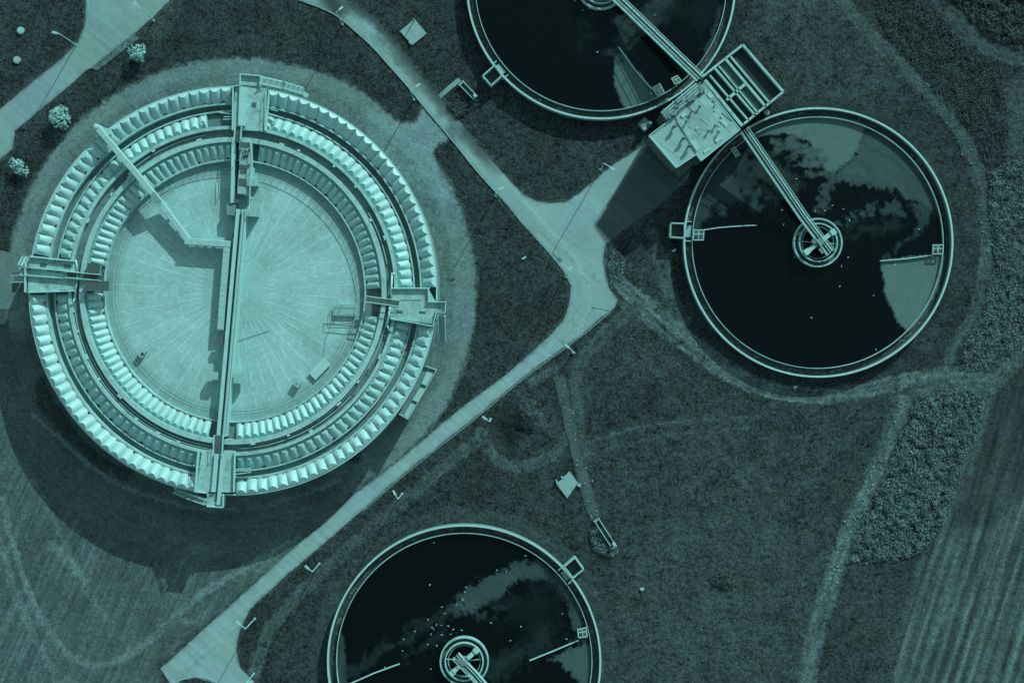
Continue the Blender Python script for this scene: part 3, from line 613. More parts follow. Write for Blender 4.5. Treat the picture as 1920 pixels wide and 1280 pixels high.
# service pipes bent beside the east and west decks
def pipe(pts, r, m='white', name='service_pipe', parent=None, n=10):
    mb = MB()
    for a, b in zip(pts, pts[1:]): mb.tube(a, b, r, n=n)
    for p in pts[1:-1]: mb.tube((p[0], p[1], p[2]-r*.8), (p[0], p[1], p[2]+r*.8), r, n=n)
    return mb.build(name, M[m], parent, True)
P3 = lambda x, y, z: (*W(x, y, z), z)
pipe([P3(741, 513, 7.6), P3(735, 514, 7.6), P3(733, 562, 7.6)], .14, parent=tank); pipe([P3(731, 575, 7.6), P3(726, 610, 7.6), P3(729, 618, 7.6), P3(735, 620, 7.6)], .13, parent=tank)
pipe([P3(142, 487, 7.6), P3(146, 510, 7.6), P3(140, 560, 7.6), P3(136, 569, 7.6), P3(132, 570, 7.6)], .12, parent=tank)
# end bulkheads between covers and decks, small bars over the upper left trough
mb = MB()
for a, b in (((412, 211), (436, 214)), ((420, 219), (437, 219)), ((418, 224), (437, 223)), ((384, 214), (388, 236)), ((507, 205), (520, 208)), ((502, 212), (520, 217)), ((361, 871), (378, 877)), ((438, 880), (470, 878)), ((440, 889), (470, 885))): MB().bar(a, b, 1.4, 7.55, 7.2).build('cross_bar', M['white'], tank)
# stairs against the wall
def stairs(a, b, w, z0, z1, n, parent, name='staircase'):
    A, B = Vector(P3(*a, z0)), Vector(P3(*b, z1)); d = B-A; rz = math.atan2(d.y, d.x); mb = MB(); wm = w*PX
    for i in range(n): p = A+d*((i+.5)/n); mb.box(p, (.16 if n > 20 else .3, wm, .06), rz)
    s = mb.build(name, M['steel'], parent); mb = MB(); nn = Vector((-math.sin(rz), math.cos(rz), 0))*wm/2
    for q in (1, -1):
        mb.tube(A+nn*q, B+nn*q, .10, n=6); mb.tube(A+nn*q+Vector((0, 0, 1)), B+nn*q+Vector((0, 0, 1)), .07, n=6)
        for i in range(5): p = A+d*(i/4)+nn*q; mb.tube(p, p+Vector((0, 0, 1)), .05, n=5)
    mb.build('stair_rail', M['white'], s); return s
stairs((530, 161), (489, 152), 12, 5.6, 7.4, 24, tank); stairs((569, 172), (534, 162), 11, 3.9, 5.5, 20, tank)
MB().pp([(566, 168), (580, 178), (575, 184), (562, 176)], 3.9, 3.7).build('stair_landing', M['deck'], tank)
stairs((352, 928), (387, 940), 9, 5.4, 7.4, 18, tank); stairs((328, 918), (350, 927), 8, 3.8, 5.3, 14, tank)
stairs((24, 523), (46, 523), 12, 5.6, 7.3, 16, tank); stairs((50, 482), (42, 498), 7, 6.0, 7.3, 10, tank)
stairs((829, 640), (828, 592), 12, 3.6, 7.3, 26, tank)
MB().pp([(22, 510), (48, 511), (48, 548), (22, 548)], 4.6, 4.4).build('stair_landing', M['grate'], tank)
# container like annex on the east wall
annex = thing('wall_annex', (*W(783, 737, 6), 0), 'narrow annex with three pale roof panels on the lower right outside of the round tank', 'annex')
MB().pp([(797, 686), (818, 694), (765, 786), (748, 776)], 4.6, 0).build('body', M['wall'], annex)
for q in ([(800, 696), (812, 700), (799, 723), (790, 719)], [(788, 726), (797, 730), (783, 754), (773, 749)], [(770, 755), (779, 759), (764, 784), (757, 779)]): MB().pp(q, 4.9, 4.5).build('roof_panel', M['cover'], annex)
mb = MB()
for a, b in (((797, 686), (819, 694)), ((818, 694), (765, 786)), ((748, 776), (765, 786))): MB().bar(a, b, 1.3, 5.0, 4.5).build('parapet', M['rim'], annex)

# covered pipe duct crossing the rings
duct = thing('pipe_duct', P3(300, 370, FZ), 'long pale pipe duct on short legs bending across the centre of the round tank', 'duct')
def loft(pts, w, h, name, m, seams=0):
    mb = MB(); prof = [(-.5, 0), (.5, 0), (.5, .9), (.42, 1), (-.42, 1), (-.5, .9)]; n = len(prof); b0 = 0
    for i, (x, y, z) in enumerate(pts):
        a, b = pts[max(0, i-1)], pts[min(len(pts)-1, i+1)]; A, B = W(a[0], a[1], a[2]), W(b[0], b[1], b[2]); d = Vector((B[0]-A[0], B[1]-A[1])).normalized(); nv = Vector((-d.y, d.x)); X, Y = W(x, y, z+h)
        f = 1.0
        if 0 < i < len(pts)-1:
            p, q = Vector(W(*pts[i-1]))-Vector(W(x, y, z)), Vector(W(*pts[i+1]))-Vector(W(x, y, z)); f = 1/max(.5, math.sin(p.angle(q)/2))
        for u, v in prof: mb.v.append((X+nv.x*u*w*f, Y+nv.y*u*w*f, z+v*h))
    for i in range(len(pts)-1):
        for j in range(n): mb.f.append((i*n+j, i*n+(j+1) % n, (i+1)*n+(j+1) % n, (i+1)*n+j))
    mb.f += [tuple(range(n)), tuple(range((len(pts)-1)*n, len(pts)*n))[::-1]]
    o = mb.build(name, M[m], duct, False)
    return o
loft([(181, 239, 7.6), (285, 362, 7.6), (300, 381, 6.3), (352, 450, 6.0)], .84, 1.2, 'duct_run', 'duct')
loft([(346, 452, 6.0), (432, 458, 6.0)], .95, 1.25, 'duct_run', 'duct')
loft([(425.5, 452, 6.0), (420, 520, 6.0), (412.5, 618, 6.0)], .98, 1.2, 'duct_run', 'duct')
x, y = W(181, 239, 8.4); MB().tube((x, y, 0), (x, y, 8.75), .5, n=20).tube((x, y, 8.75), (x, y, 8.9), .5, .3, 20).build('drop_pipe', M['duct'], duct, True)
MB().pp([(183, 238), (206, 241), (208, 252), (196, 256)], 8.0, 7.4).build('pipe_saddle', M['duct'], duct)
mb = MB()
for i in range(16):
    t = i/15; x0, y0 = 424.8+(412.7-424.8)*t, 461+(616-461)*t; mb.bar((x0-5.2, y0), (x0+5.2, y0+.4), .8, 7.225, 7.1)
for t in (.1, .3, .5, .7, .9): x0, y0 = 352+(432-352)*t, 451+7*t; mb.bar((x0, y0-5), (x0-.4, y0+5), .8, 7.275, 7.1)
for i in range(1, 13): t = i/13; x0, y0 = 184+(350-184)*t, 242.5+(447-242.5)*t; zz = 8.8 if t < .58 else 8.8-(t-.58)/.13*1.3 if t < .71 else 7.5-(t-.71)/.29*.3; mb.bar((x0-3.6, y0+3), (x0+3.6, y0-3), .8, zz+.03, zz-.1)
mb.build('duct_seam', M['lip'], duct)
for x, y in ((318, 405), (335, 428), (372, 453), (388, 454), (404, 455), (421, 500), (418, 540), (415, 580), (413, 608)):
    X, Y = W(x, y, 6); MB().box((X, Y, FZ+.35), (.5, .14, .7), R(20)).build('leg', M['steel'], duct)

# things standing on the tank
def shed(q, z, label, name='corrugated_shed', h=1.1):
    c = W(sum(p[0] for p in q)/4, sum(p[1] for p in q)/4, z); s = thing(name, (*c, z-h), label, 'shed')
    MB().pp(q, z, z-h).build('body', M['wall'], s); mb = MB(); n = 18
    for i in range(n):
        t0, t1 = i/n, (i+.55)/n; L = lambda a, b, t: (a[0]+(b[0]-a[0])*t, a[1]+(b[1]-a[1])*t)
        mb.pp([L(q[0], q[1], t0), L(q[0], q[1], t1), L(q[3], q[2], t1), L(q[3], q[2], t0)], z+.09, z-.02)
    mb.pp(q, z+.03, z-.05); mb.build('ribbed_roof', M['ribbed'], s)
shed([(160, 525.5), (205, 527), (204, 545), (159, 545)], 8.4, 'grey ribbed flat roofed shed just below the left footbridge of the round tank')
shed([(164, 493), (188, 497), (186, 513), (162, 510)], 8.2, 'smaller dark ribbed shed just above the left footbridge of the round tank', h=.9)
def floor_box(q, z, label, cat, name, lidm='panel'):
    c = W(sum(p[0] for p in q)/len(q), sum(p[1] for p in q)/len(q), z); s = thing(name, (*c, FZ), label, cat)
    MB().pp(q, z, FZ).build('body', M['wall'], s); cx = sum(p[0] for p in q)/len(q); cy = sum(p[1] for p in q)/len(q)
    MB().pp([(cx+(x-cx)*1.06, cy+(y-cy)*1.06) for x, y in q], z+.1, z).build('lid', M[lidm], s); return s
s = floor_box([(263, 652), (274, 659), (266, 671), (256, 664)], 6.15, 'small pale hatch box on the lower left of the paved tank centre', 'hatch', 'hatch_box'); MB().box(P3(267, 663, 6.33), (.3, .3, .12), .5).build('handle', M['dark'], s)
s = floor_box([(554, 708), (566, 716), (558, 727), (548, 719)], 6.2, 'small pale hatch box near the lower right rim of the paved tank centre', 'hatch', 'hatch_box'); MB().box(P3(557, 717, 6.36), (.3, .2, .12), .9).build('handle', M['steel'], s)
floor_box([(607, 670), (619, 683), (592, 711), (580, 699)], 5.75, 'pale flat rectangular lid on the lower right of the paved tank centre', 'lid', 'floor_slab', 'cover')
mb = None
s = thing('inspection_platform', P3(650, 580, FZ), 'railed inspection platform with a sunken plate beside the right footbridge', 'platform')
MB().pp([(628, 571), (668, 571), (668, 590), (627, 590)], 6.0, FZ).build('plate', M['panel'], s)
mb = MB(); mb.rail([W(x, y, 6.5) for x, y in ((626, 568), (669, 568), (668, 592), (625, 591), (626, 568))], 5.75, .7, .035); mb.tube(P3(632, 590, 6), P3(643, 570, 7), .08); mb.build('handrail', M['rim'], s)
mb = MB()
for pts in ([(607, 606), (672, 612)], [(608, 622), (665, 628)], [(607, 606), (606, 624)], [(627, 592), (609, 640), (606, 668)], [(441, 641), (505, 620)]):
    for a, b in zip(pts, pts[1:]): mb.tube(P3(*a, FZ+.06), P3(*b, FZ+.06), .028, n=6)
tag(mb.build('floor_cable', M['mech']), 'thin dark cables lying across the paved centre of the round tank', 'cable')

# ---------------------------------------------------------------- water with floating scum
def water_disc(name, c_px, r_px, z, patches, seed):
    cx, cy = W(*c_px, z); rr = r_px*PX*(1-z/H); nr, na = 130, 420
    rad = rr*np.sqrt(np.linspace(.0004, 1, nr)); rad = np.linspace(.02, 1, nr)*rr; a = np.linspace(0, 2*math.pi, na, endpoint=False)
    RR, AA = np.meshgrid(rad, a, indexing='ij'); X = cx+RR*np.cos(AA); Y = cy+RR*np.sin(AA); kz = PX*(1-z/H)
    px = (X/kz+960).ravel(); py = (640-Y/kz).ravel(); n1, n2, n3 = FBM(34, seed, 5), FBM(34, seed+1, 5), FBM(16, seed+2, 4); n4 = FBM(8, seed+3, 4); n5 = FBM(3.2, seed+4, 2)
    fr, fa = np.hypot(px-c_px[0], py-c_px[1]), np.arctan2(py-c_px[1], px-c_px[0]); fw = n1(px, py)*30; flow = FBM(9, seed+5, 4)(fr*.9+fw, fa*16+fw*.1)*1.6
    t = np.full(px.shape, lin(16)*.55)
    for kind, pts, lv, fe, warp in patches:
        x, y = px+n1(px, py)*warp, py+n2(px, py)*warp
        d = sdf(x, y, pts) if kind == 'poly' else seg_dist(x, y, smooth(pts[1:]))-pts[0]
        w = np.clip(.5-(d+n3(px, py)*warp*.6+flow*min(warp, 34)*.8+n4(px, py)*min(warp, 30)*1.2+n5(px, py)*min(warp, 16)*.8)/(2*fe), 0, 1); t = t*(1-w)+lin(lv)*w*(1+(.5 if lv < 80 else .12)*flow)
    idx = np.arange(nr*na).reshape(nr, na); nxt = np.roll(idx, -1, 1)
    F = np.stack([idx[:-1], idx[1:], nxt[1:], nxt[:-1]], -1).reshape(-1, 4).tolist(); F.append(tuple(idx[0].tolist()))
    return structure(name, list(zip(X.ravel(), Y.ravel(), np.full(nr*na, z))), F, M['water'], t)
WZ = .75
water_disc('water', (1535, 454), 238, WZ, [
    ('poly', [(1395, 255), (1430, 232), (1450, 222), (1520, 214), (1580, 216), (1625, 232), (1612, 275), (1585, 310), (1562, 332), (1545, 322), (1530, 296), (1520, 268), (1480, 250), (1440, 250)], 104, 3, 13),
    ('poly', [(1440, 250), (1500, 256), (1545, 300), (1552, 335), (1525, 330), (1500, 300), (1460, 280)], 84, 9, 34), ('line', [5, (1400, 275), (1440, 300), (1475, 330), (1490, 365)], 50, 9, 40),
    ('poly', [(1624, 236), (1690, 270), (1735, 325), (1755, 385), (1748, 396), (1700, 372), (1660, 352), (1600, 345), (1560, 335), (1590, 305), (1612, 275)], 74, 3, 14),
    ('poly', [(1305, 320), (1340, 285), (1380, 295), (1412, 345), (1425, 375), (1390, 385), (1350, 392), (1318, 428), (1300, 440)], 58, 14, 60),
    ('poly', [(1350, 300), (1420, 290), (1480, 300), (1500, 340), (1470, 370), (1430, 350)], 44, 14, 70),
    ('line', [7, (1560, 330), (1545, 360), (1540, 392)], 66, 7, 22), ('line', [4, (1560, 425), (1620, 395), (1680, 388), (1745, 398)], 60, 6, 26), ('line', [5, (1600, 430), (1650, 440), (1690, 420)], 36, 10, 40),
    ('line', [2, (1745, 398), (1725, 430), (1690, 462), (1652, 484)], 52, 4, 12),
    ('poly', [(1649, 488), (1780, 477), (1780, 540), (1740, 600), (1705, 625), (1693, 612), (1675, 590), (1661, 545)], 108, 2.0, 5)], 40)
water_disc('water', (1127, -30), 238, WZ, [
    ('poly', [(1158, 86), (1222, 166), (1236, 178), (1225, 200), (1178, 215), (1163, 185), (1151, 145), (1152, 110)], 98, 2, 5),
    ('line', [16, (1250, 0), (1210, 30), (1170, 60), (1160, 90)], 48, 14, 40), ('line', [8, (1100, 40), (1090, 90)], 26, 14, 40),
    ('line', [4, (1330, 90), (1345, 60), (1355, 20)], 60, 5, 22), ('poly', [(1300, -10), (1345, -20), (1350, 30), (1320, 60), (1250, 20)], 26, 16, 30)], 50)
water_disc('water', (870, 1241), 241, WZ, [
    ('poly', [(826, 1152), (868, 1112), (925, 1076), (985, 1056), (1015, 1056), (1050, 1080), (1085, 1125), (1104, 1185), (1096, 1210), (1076, 1195), (1070, 1140), (1045, 1100), (1008, 1078), (975, 1092), (925, 1126), (880, 1148)], 70, 4, 17),
    ('line', [3, (930, 1150), (985, 1118), (1040, 1098)], 44, 7, 20), ('line', [3, (945, 1165), (1000, 1130), (1055, 1125)], 36, 6, 20), ('line', [4, (900, 1150), (960, 1130)], 48, 6, 20),
    ('poly', [(1030, 1238), (1092, 1204), (1120, 1210), (1120, 1300), (1095, 1290), (1070, 1255)], 84, 3, 10),
    ('poly', [(638, 1182), (646, 1196), (650, 1240), (652, 1300), (620, 1300), (625, 1230)], 62, 2.5, 8),
    ('line', [9, (665, 1255), (720, 1215), (790, 1180), (850, 1140)], 40, 9, 30), ('line', [6, (760, 1230), (800, 1205), (840, 1180)], 36, 8, 30),
    ('line', [16, (920, 1260), (970, 1235), (1020, 1205), (1025, 1180)], 40, 14, 40), ('poly', [(950, 1130), (1030, 1090), (1055, 1140), (1020, 1180), (950, 1170)], 24, 18, 50)], 60)

# ---------------------------------------------------------------- low round clarifiers
RZ = 1.65
def clarifier(c, r, label, a0_boxes, baffles, chamber, well_spokes, gaps):
    kz = PX*(1-RZ/H); cc = W(*c, RZ); t = thing('clarifier_tank', (*cc, 0), label, 'clarifier', 'round clarifier tanks full of dark water')
    MB().ring(cc, (r-3.2)*kz, (r-.1)*kz, 0, RZ, n=360).build('outer_wall', M['wall'], t)
    MB().ring(cc, (r-3.4)*kz, (r+.1)*kz, RZ, RZ+.06, n=360).build('rim_cap', M['rim'], t)
    MB().ring(cc, (r-17)*kz, (r-3.2)*kz, .3, .55, n=360).build('launder_floor', M['launder'], t)
    mb = MB(); rw = (r-17)*kz; mb.ring(cc, rw-.05, rw+.05, .3, 1.25, n=360); mb.build('weir_plate', M['lip'], t)
    mb = MB(); rng2 = random.Random(int(c[0]))
    for i in range(150):
        a = rng2.uniform(0, 360); rr = (r-10+rng2.uniform(-3, 3))*kz; mb.ring(cc, rr, rr+rng2.uniform(.08, .25), .5, .60, a, a+rng2.uniform(.4, 2.2), n=3)
    mb.build('launder_deposit', M['trough'], t)['kind'] = 'stuff'
    # centre well
    wz = 1.9; wc = W(*c, wz); kw = PX*(1-wz/H)
    for r0, r1, z1 in ((43.5, 46, 1.75), (34.3, 36.6, 2.0), (29.6, 30.6, 1.6)): MB().ring(wc, r0*kw, r1*kw, .2, z1, n=72).build('well_ring', M['lip'], t)
    MB().ring(wc, 36.6*kw, 43.5*kw, .6, .95, n=72).build('well_channel', M['grate'], t)
    mb = MB()
    for a in well_spokes: x0, y0 = wc; mb.tube((x0+8*kw*math.cos(R(a)), y0+8*kw*math.sin(R(a)), 1.6), (x0+34*kw*math.cos(R(a)), y0+34*kw*math.sin(R(a)), 1.6), .06)
    mb.build('spoke', M['white'], t)
    for q in a0_boxes:                                                  # railed scum boxes at the weir
        cx = sum(p[0] for p in q)/4; cy = sum(p[1] for p in q)/4
        b = MB().pp(q, 1.0, .3).build('scum_box', M['grate'], t); mb = MB()
        for i in range(4): mb.bar(q[i], q[(i+1) % 4], 1.5, 1.7, 1.55)
        m0, m1 = ((q[0][0]+q[1][0])/2, (q[0][1]+q[1][1])/2), ((q[2][0]+q[3][0])/2, (q[2][1]+q[3][1])/2); mb.bar(m0, m1, 1.2, 1.7, 1.55)
        n0, n1 = ((q[1][0]*.6+q[2][0]*.4), (q[1][1]*.6+q[2][1]*.4)), ((q[0][0]*.6+q[3][0]*.4), (q[0][1]*.6+q[3][1]*.4)); mb.bar(n0, n1, 1.2, 1.68, 1.55)
        for x, y in q: X, Y = W(x, y, 1.6); mb.tube((X, Y, .8), (X, Y, 1.65), .05)
        mb.build('box_rail', M['white'], b)
    for pts in baffles:
        mb = MB()
        for a, b in zip(pts, pts[1:]): mb.bar(a, b, 1.7, 1.1, .55)
        mb.build('scum_baffle', M['white'], t)
    q = chamber; mb = MB()
    for i in range(4): mb.bar(q[i], q[(i+1) % 4], 2.3, RZ+.12, 0)
    ch = mb.build('outlet_chamber', M['lip'], t); MB().pp(q, .45, .1).build('chamber_floor', M['launder'], ch)
    mb = MB()
    for a, b in gaps: MB().bar(a, b, 1.6, RZ, .4).build('sluice_post', M['lip'], t)
    g0, g1 = gaps[0], gaps[1]
    MB().pp([(g0[0][0]*.8+g1[0][0]*.2, g0[0][1]*.8+g1[0][1]*.2), (g0[1][0]*.8+g1[1][0]*.2, g0[1][1]*.8+g1[1][1]*.2), (g0[1][0]*.2+g1[1][0]*.8, g0[1][1]*.2+g1[1][1]*.8), (g0[0][0]*.2+g1[0][0]*.8, g0[0][1]*.2+g1[0][1]*.8)], .95, .5).build('sluice_plate', M['panel'], t)
    return t
clarifier((1534.5, 454.5), 253, 'round clarifier full of dark water right of the pump station', [[(1301, 431), (1320, 431), (1319, 450), (1300, 450)], [(1750, 459), (1769, 459), (1768, 476), (1749, 476)], [(1371, 279), (1378, 275), (1387, 290), (1380, 294)]],
          [[(1320, 431), (1345, 427), (1380, 424), (1419, 422)], [(1650, 489), (1700, 485), (1750, 478)]], [(1258, 418), (1284, 419), (1284, 446), (1257, 444)], (176, 356), [((1284, 416), (1297, 415)), ((1284, 451), (1295, 452))])
clarifier((1127, -29), 253, 'round clarifier cut by the top edge of the photo', [[(1223, 165), (1237, 157), (1246, 174), (1233, 180)], [(1259, 147), (1270, 142), (1278, 152), (1266, 158)]],
          [[(1160, 88), (1190, 130), (1222, 167)]], [(905, 142), (928, 122), (941, 142), (921, 160)], (176, 356), [((924, 120), (931, 114)), ((943, 147), (953, 140))])
clarifier((870.3, 1240), 257, 'round clarifier cut by the bottom edge of the photo', [[(1083, 1180), (1099, 1176), (1101, 1193), (1085, 1195)]],
          [[(993, 1238), (1040, 1219), (1085, 1200)], [(655, 1282), (700, 1262), (749, 1244)]], [(1078, 1045), (1094, 1067), (1074, 1084), (1058, 1062)], (172, 8), [((1056, 1061), (1047, 1069)), ((1074, 1086), (1066, 1094))])

# access bridges with railings
def access_bridge(path, w, label, drive):
    A, B = Vector(P3(*path[0])), Vector(P3(*path[-1])); t = thing('access_bridge', (*((A+B)/2).xy, 0), label, 'bridge', 'access bridges over the clarifiers')
    pts = [Vector(P3(*p)) for p in path]; deck, beams, rails = MB(), MB(), MB(); wm = w*PX
    for a, b in zip(pts, pts[1:]):
        d = b-a; nn = Vector((-d.y, d.x, 0)).normalized()*wm/2
        def quad(mb, o0, o1, z0, z1):
            v = len(mb.v)
            for p in (a, b):
                for o, z in ((o0, z0), (o1, z0), (o1, z1), (o0, z1)): mb.v.append(tuple(p+nn*o+Vector((0, 0, z))))
            mb.f.extend([(v+i, v+(i+1) % 4, v+4+(i+1) % 4, v+4+i) for i in range(4)]); mb.f.extend([(v+3, v+2, v+1, v), (v+4, v+5, v+6, v+7)])
        quad(deck, -.95, .95, -.12, 0)
        for s in (1, -1): quad(beams, s*.62, s*1.0, -.35, .12); rails.tube(a+nn*s+Vector((0, 0, 1)), b+nn*s+Vector((0, 0, 1)), .05, n=6)
        quad(beams, .05, .22, -.1, .16)
        L = d.length; n = max(1, int(L/1.5))
        for i in range(n+1):
            for s in (1, -1): p = a+d*(i/n)+nn*s; rails.tube(p, p+Vector((0, 0, 1)), .04, n=5)
    deck.build('deck', M['grate'], t); beams.build('side_beam', M['rim'], t); rails.build('handrail', M['white'], t)
    if drive:
        c, a = drive; X, Y = W(*c, 2.6); ca, sa = math.cos(a), math.sin(a)
        for s in (1, -1):
            m = MB(); m.box((X+s*ca*1.5, Y+s*sa*1.5, 2.35), (1.6, .62, .5), a); m.box((X+s*ca*2.45, Y+s*sa*2.45, 2.5), (.75, .85, .55), a); m.build('drive_arm', M['cover'], t)
        m = MB(); m.tube((X, Y, .8), (X, Y, 2.9), .55, n=16); m.box((X-.9, Y+.1, 2.6), (.7, .6, .6), .2); m.box((X+.2, Y-1.3, 2.6), (.5, .9, .5), .6); m.build('drive_motor', M['mech'], t)
    return t
access_bridge([(1394, 244, 5.4), (1506, 408, 2.7), (1556, 474, 2.5)], 15, 'railed bridge from the pump station to the centre of the right clarifier', ((1537.5, 453.5), R(37)))
access_bridge([(1312, 148, 5.4), (1167, 8, 2.7), (1115, -40, 2.5)], 15, 'railed bridge from the pump station to the clarifier at the top', ((1127, -29), R(37)))
access_bridge([(855, 1228, 2.5), (890, 1265, 2.6), (960, 1345, 3.5)], 15, 'railed bridge running off the bottom of the photo from the lowest clarifier', ((870.3, 1240), R(43)))

# ---------------------------------------------------------------- pump station
BZ = 7.2
ps = thing('pump_station', (*W(1330, 210, BZ), 0), 'square flat roofed pump station with open basins between two clarifiers', 'building')
MB().pp([(1319, 156), (1387.5, 242), (1315, 301.6), (1306, 289), (1288, 302), (1240, 236), (1266, 205)], BZ-.4, 0).build('main_block', M['wallb'], ps)
MB().pp([(1319, 156), (1387.5, 242), (1315, 301.6), (1306, 289), (1266, 219), (1262, 209)], BZ, BZ-.4).build('main_roof', M['roofp'], ps)
MB().pp([(1266, 219), (1306, 289), (1269, 314), (1217.6, 253.8)], BZ-.4, 0).build('side_block', M['wallb'], ps)
MB().pp([(1265.8, 219.6), (1305.4, 289), (1269, 313.6), (1218, 254)], BZ-.15, BZ-.4).build('side_roof', M['panel'], ps)
MB().pp([(1269, 314), (1306, 289), (1311, 297), (1280, 327)], BZ-2.2, 0).build('lower_block', M['wallb'], ps)
MB().pp([(1322, 150), (1395, 83), (1469, 172), (1394, 238)], 6.0, 0).build('basin_base', M['wallb'], ps)
mb = MB()
for a, b, w in (((1317, 144), (1393, 84), 4), ((1393, 84), (1469, 172), 4), ((1469, 172), (1395, 232), 4), ((1322, 150), (1392, 236), 5.5), ((1361, 111), (1436, 200), 4.5), ((1370, 106), (1443, 193), 3.5), ((1341, 128), (1417, 217), 3.5), ((1348, 124), (1421, 212), 2.6), ((1331, 141), (1404, 226), 3), ((1397, 158), (1363, 187), 5.5)): mb.bar(a, b, w, BZ, 5.0)
mb.build('basin_wall', M['lip'], ps)
structure('water', [(*W(x, y, 6.4), 6.4) for x, y in ((1320, 148), (1394, 86), (1467, 172), (1394, 232))], [(3, 2, 1, 0)], M['water'], [lin(50)]*4)
structure('water', [(*W(x, y, 6.75), 6.75) for x, y in ((1349, 125), (1361, 113), (1434, 199), (1420, 211))], [(3, 2, 1, 0)], M['water'], [lin(92)]*4)
mb = MB()
for a, b, w in (((1319, 155), (1388, 243), 1.5), ((1388, 243), (1315, 301.5), 1.5), ((1217.6, 253.8), (1269, 314), 3.5), ((1269, 314), (1306, 289), 1.8), ((1217.6, 253.8), (1264, 219), 1.8), ((1306, 289), (1315, 301.5), 1.5)): mb = MB().bar(a, b, w, BZ+.06, BZ-.6); mb.build('parapet', M['rim'], ps)
mb = MB()
for a, b, w in (((1230, 262), (1279, 317-18), 1.2), ((1245, 247), (1266, 271), 1.0), ((1281, 222), (1315, 268), 1.2), ((1287, 219), (1320, 264), 1.0), ((1270, 226), (1310, 285), 2.6), ((1310, 188), (1345, 226), 1.0), ((1345, 226), (1372, 249), 1.0), ((1328, 176), (1360, 216), 1.0)): mb.bar(a, b, w, BZ+.03-(.15 if a[0] < 1260 else 0), BZ-.55)
mb.build('roof_joint', M['lip'], ps)
MB().pp([(1296, 190), (1336, 212), (1326, 246), (1290, 240)], BZ+.02, BZ-.1).build('roof_patch', M['patch'], ps)
mb = MB()
for q in ([(1319, 168), (1324, 173), (1270, 216), (1266, 210)],): mb.pp(q, BZ+.03, BZ-.2)
mb.build('roof_gutter', M['channel'], ps)
mb = MB()
for off in (0, 5, 10, 15): a, b = (1240+off*.6, 212+off*.8), (1306+off*.6, 157+off*.8); mb.tube(P3(*a, BZ+.2), P3(*b, BZ+.2), .17, n=8)
for t in (.1, .35, .6, .85): x, y = 1240+66*t, 212-55*t; mb.bar((x-2, y-3), (x+12, y+16), 1.4, BZ, BZ-.4)
mb.build('roof_pipework', M['steel'], ps)
MB().pp([(1239, 213), (1312, 153), (1322, 166), (1250, 228)], BZ-.3, 0).build('pipe_gallery', M['wallb'], ps)
mb = MB(); rr = random.Random(5)
for i in range(24):
    t = rr.random(); u = rr.random(); x, y = 1242+68*t+10*u, 210-55*t+14*u; X, Y = W(x, y, BZ+.3); mb.box((X, Y, BZ+.15), (rr.uniform(.3, .9), rr.uniform(.25, .6), rr.uniform(.3, .8)), rr.random()*3)
mb.build('pipe_fitting', M['mech'], ps)
for q, z in (([(1330, 172), (1338, 181), (1333, 186), (1325, 177)], .12), ([(1356, 222), (1366, 234), (1361, 239), (1351, 227)], .1), ([(1300, 262), (1312, 278), (1306, 283), (1294, 267)], .1), ([(1340, 262), (1350, 255), (1354, 260), (1344, 268)], .14), ([(1318, 284), (1330, 275), (1333, 279), (1321, 288)], .1), ([(1276, 216), (1284, 210), (1288, 215), (1280, 221)], .16)):
    MB().pp(q, BZ+z, BZ-.1).build('roof_upstand', M['rim'], ps)
rr = random.Random(11)
for i in range(16):
    t, u = rr.uniform(.04, .96), rr.uniform(.05, .95); x, y = 1319+(1387-1319)*t-54*u*.98, 158+(242-158)*t+62*u*.9; X, Y = W(x, y, BZ); a = rr.choice((.9, -.68))
    mb = MB()
    if i % 3: mb.box((X, Y, BZ+.07), (rr.uniform(.25, .5), rr.uniform(.2, .35), .14), a)
    else: mb.box((X, Y, BZ+.04), (rr.uniform(.8, 2.2), .10, .08), a)
    mb.build('roof_fitting', M[rr.choice(('mech', 'rim', 'rim'))], ps)
vents = [(1262, 240), (1279, 262), (1290, 276)]
for i, (x, y) in enumerate(vents):
    v = thing('vent_cowl', (*W(x, y, BZ+.8), BZ-.5), ('dark bent vent pipe nearest the pipework on the pump station roof', 'dark bent vent pipe in the middle of three on the pump station roof', 'dark bent vent pipe nearest the lower step of the pump station roof')[i], 'vent', 'three bent vent pipes on the pump station')
    X, Y = W(x, y, BZ+.5); MB().tube((X, Y, BZ-.3), (X, Y, BZ+.8), .14, n=12).build('pipe', M['mech'], v, True); MB().tube((X-.05, Y, BZ+.7), (X+.4, Y+.3, BZ+.8), .2, n=12).tube((X+.4, Y+.3, BZ+.85), (X+.4, Y+.3, BZ+.45), .2, .24, 12).build('cowl', M['grate'], v, True)
for i, (x, y) in enumerate([(1312, 200), (1297, 209), (1341, 236), (1347, 248), (1328, 246), (1287, 228)]):
    lb = ('small vent with a long shadow at the top of the pump station roof', 'small vent near the pipework on the pump station roof', 'small vent on the right side of the pump station roof', 'small vent close to the right edge of the pump station roof', 'small vent below the dark patch of the pump station roof', 'small vent at the left edge of the main pump station roof')[i]
    v = thing('roof_vent', (*W(x, y, BZ), BZ), lb, 'vent'); X, Y = W(x, y, BZ); MB().tube((X, Y, BZ), (X, Y, BZ+.5), .12, n=8).build('stem', M['mech'], v); MB().tube((X, Y, BZ+.5), (X, Y, BZ+.68), .26, .1, 10).build('cap', M['mech'], v)
s = thing('control_cabinet', (*W(1211, 234, 1), 0), 'low equipment plinth with a white cabinet beside the left corner of the pump station', 'cabinet')
MB().pp([(1196, 233), (1208, 219), (1223, 234), (1210, 248)], .6, 0).build('plinth', M['wall'], s); MB().pp([(1204, 240), (1209, 236), (1213, 241), (1208, 245)], 1.6, .6).build('cabinet', M['panel'], s); MB().pp([(1217, 229), (1220, 227), (1223, 231), (1219, 233)], 1.5, .5).build('junction_box', M['white'], s)
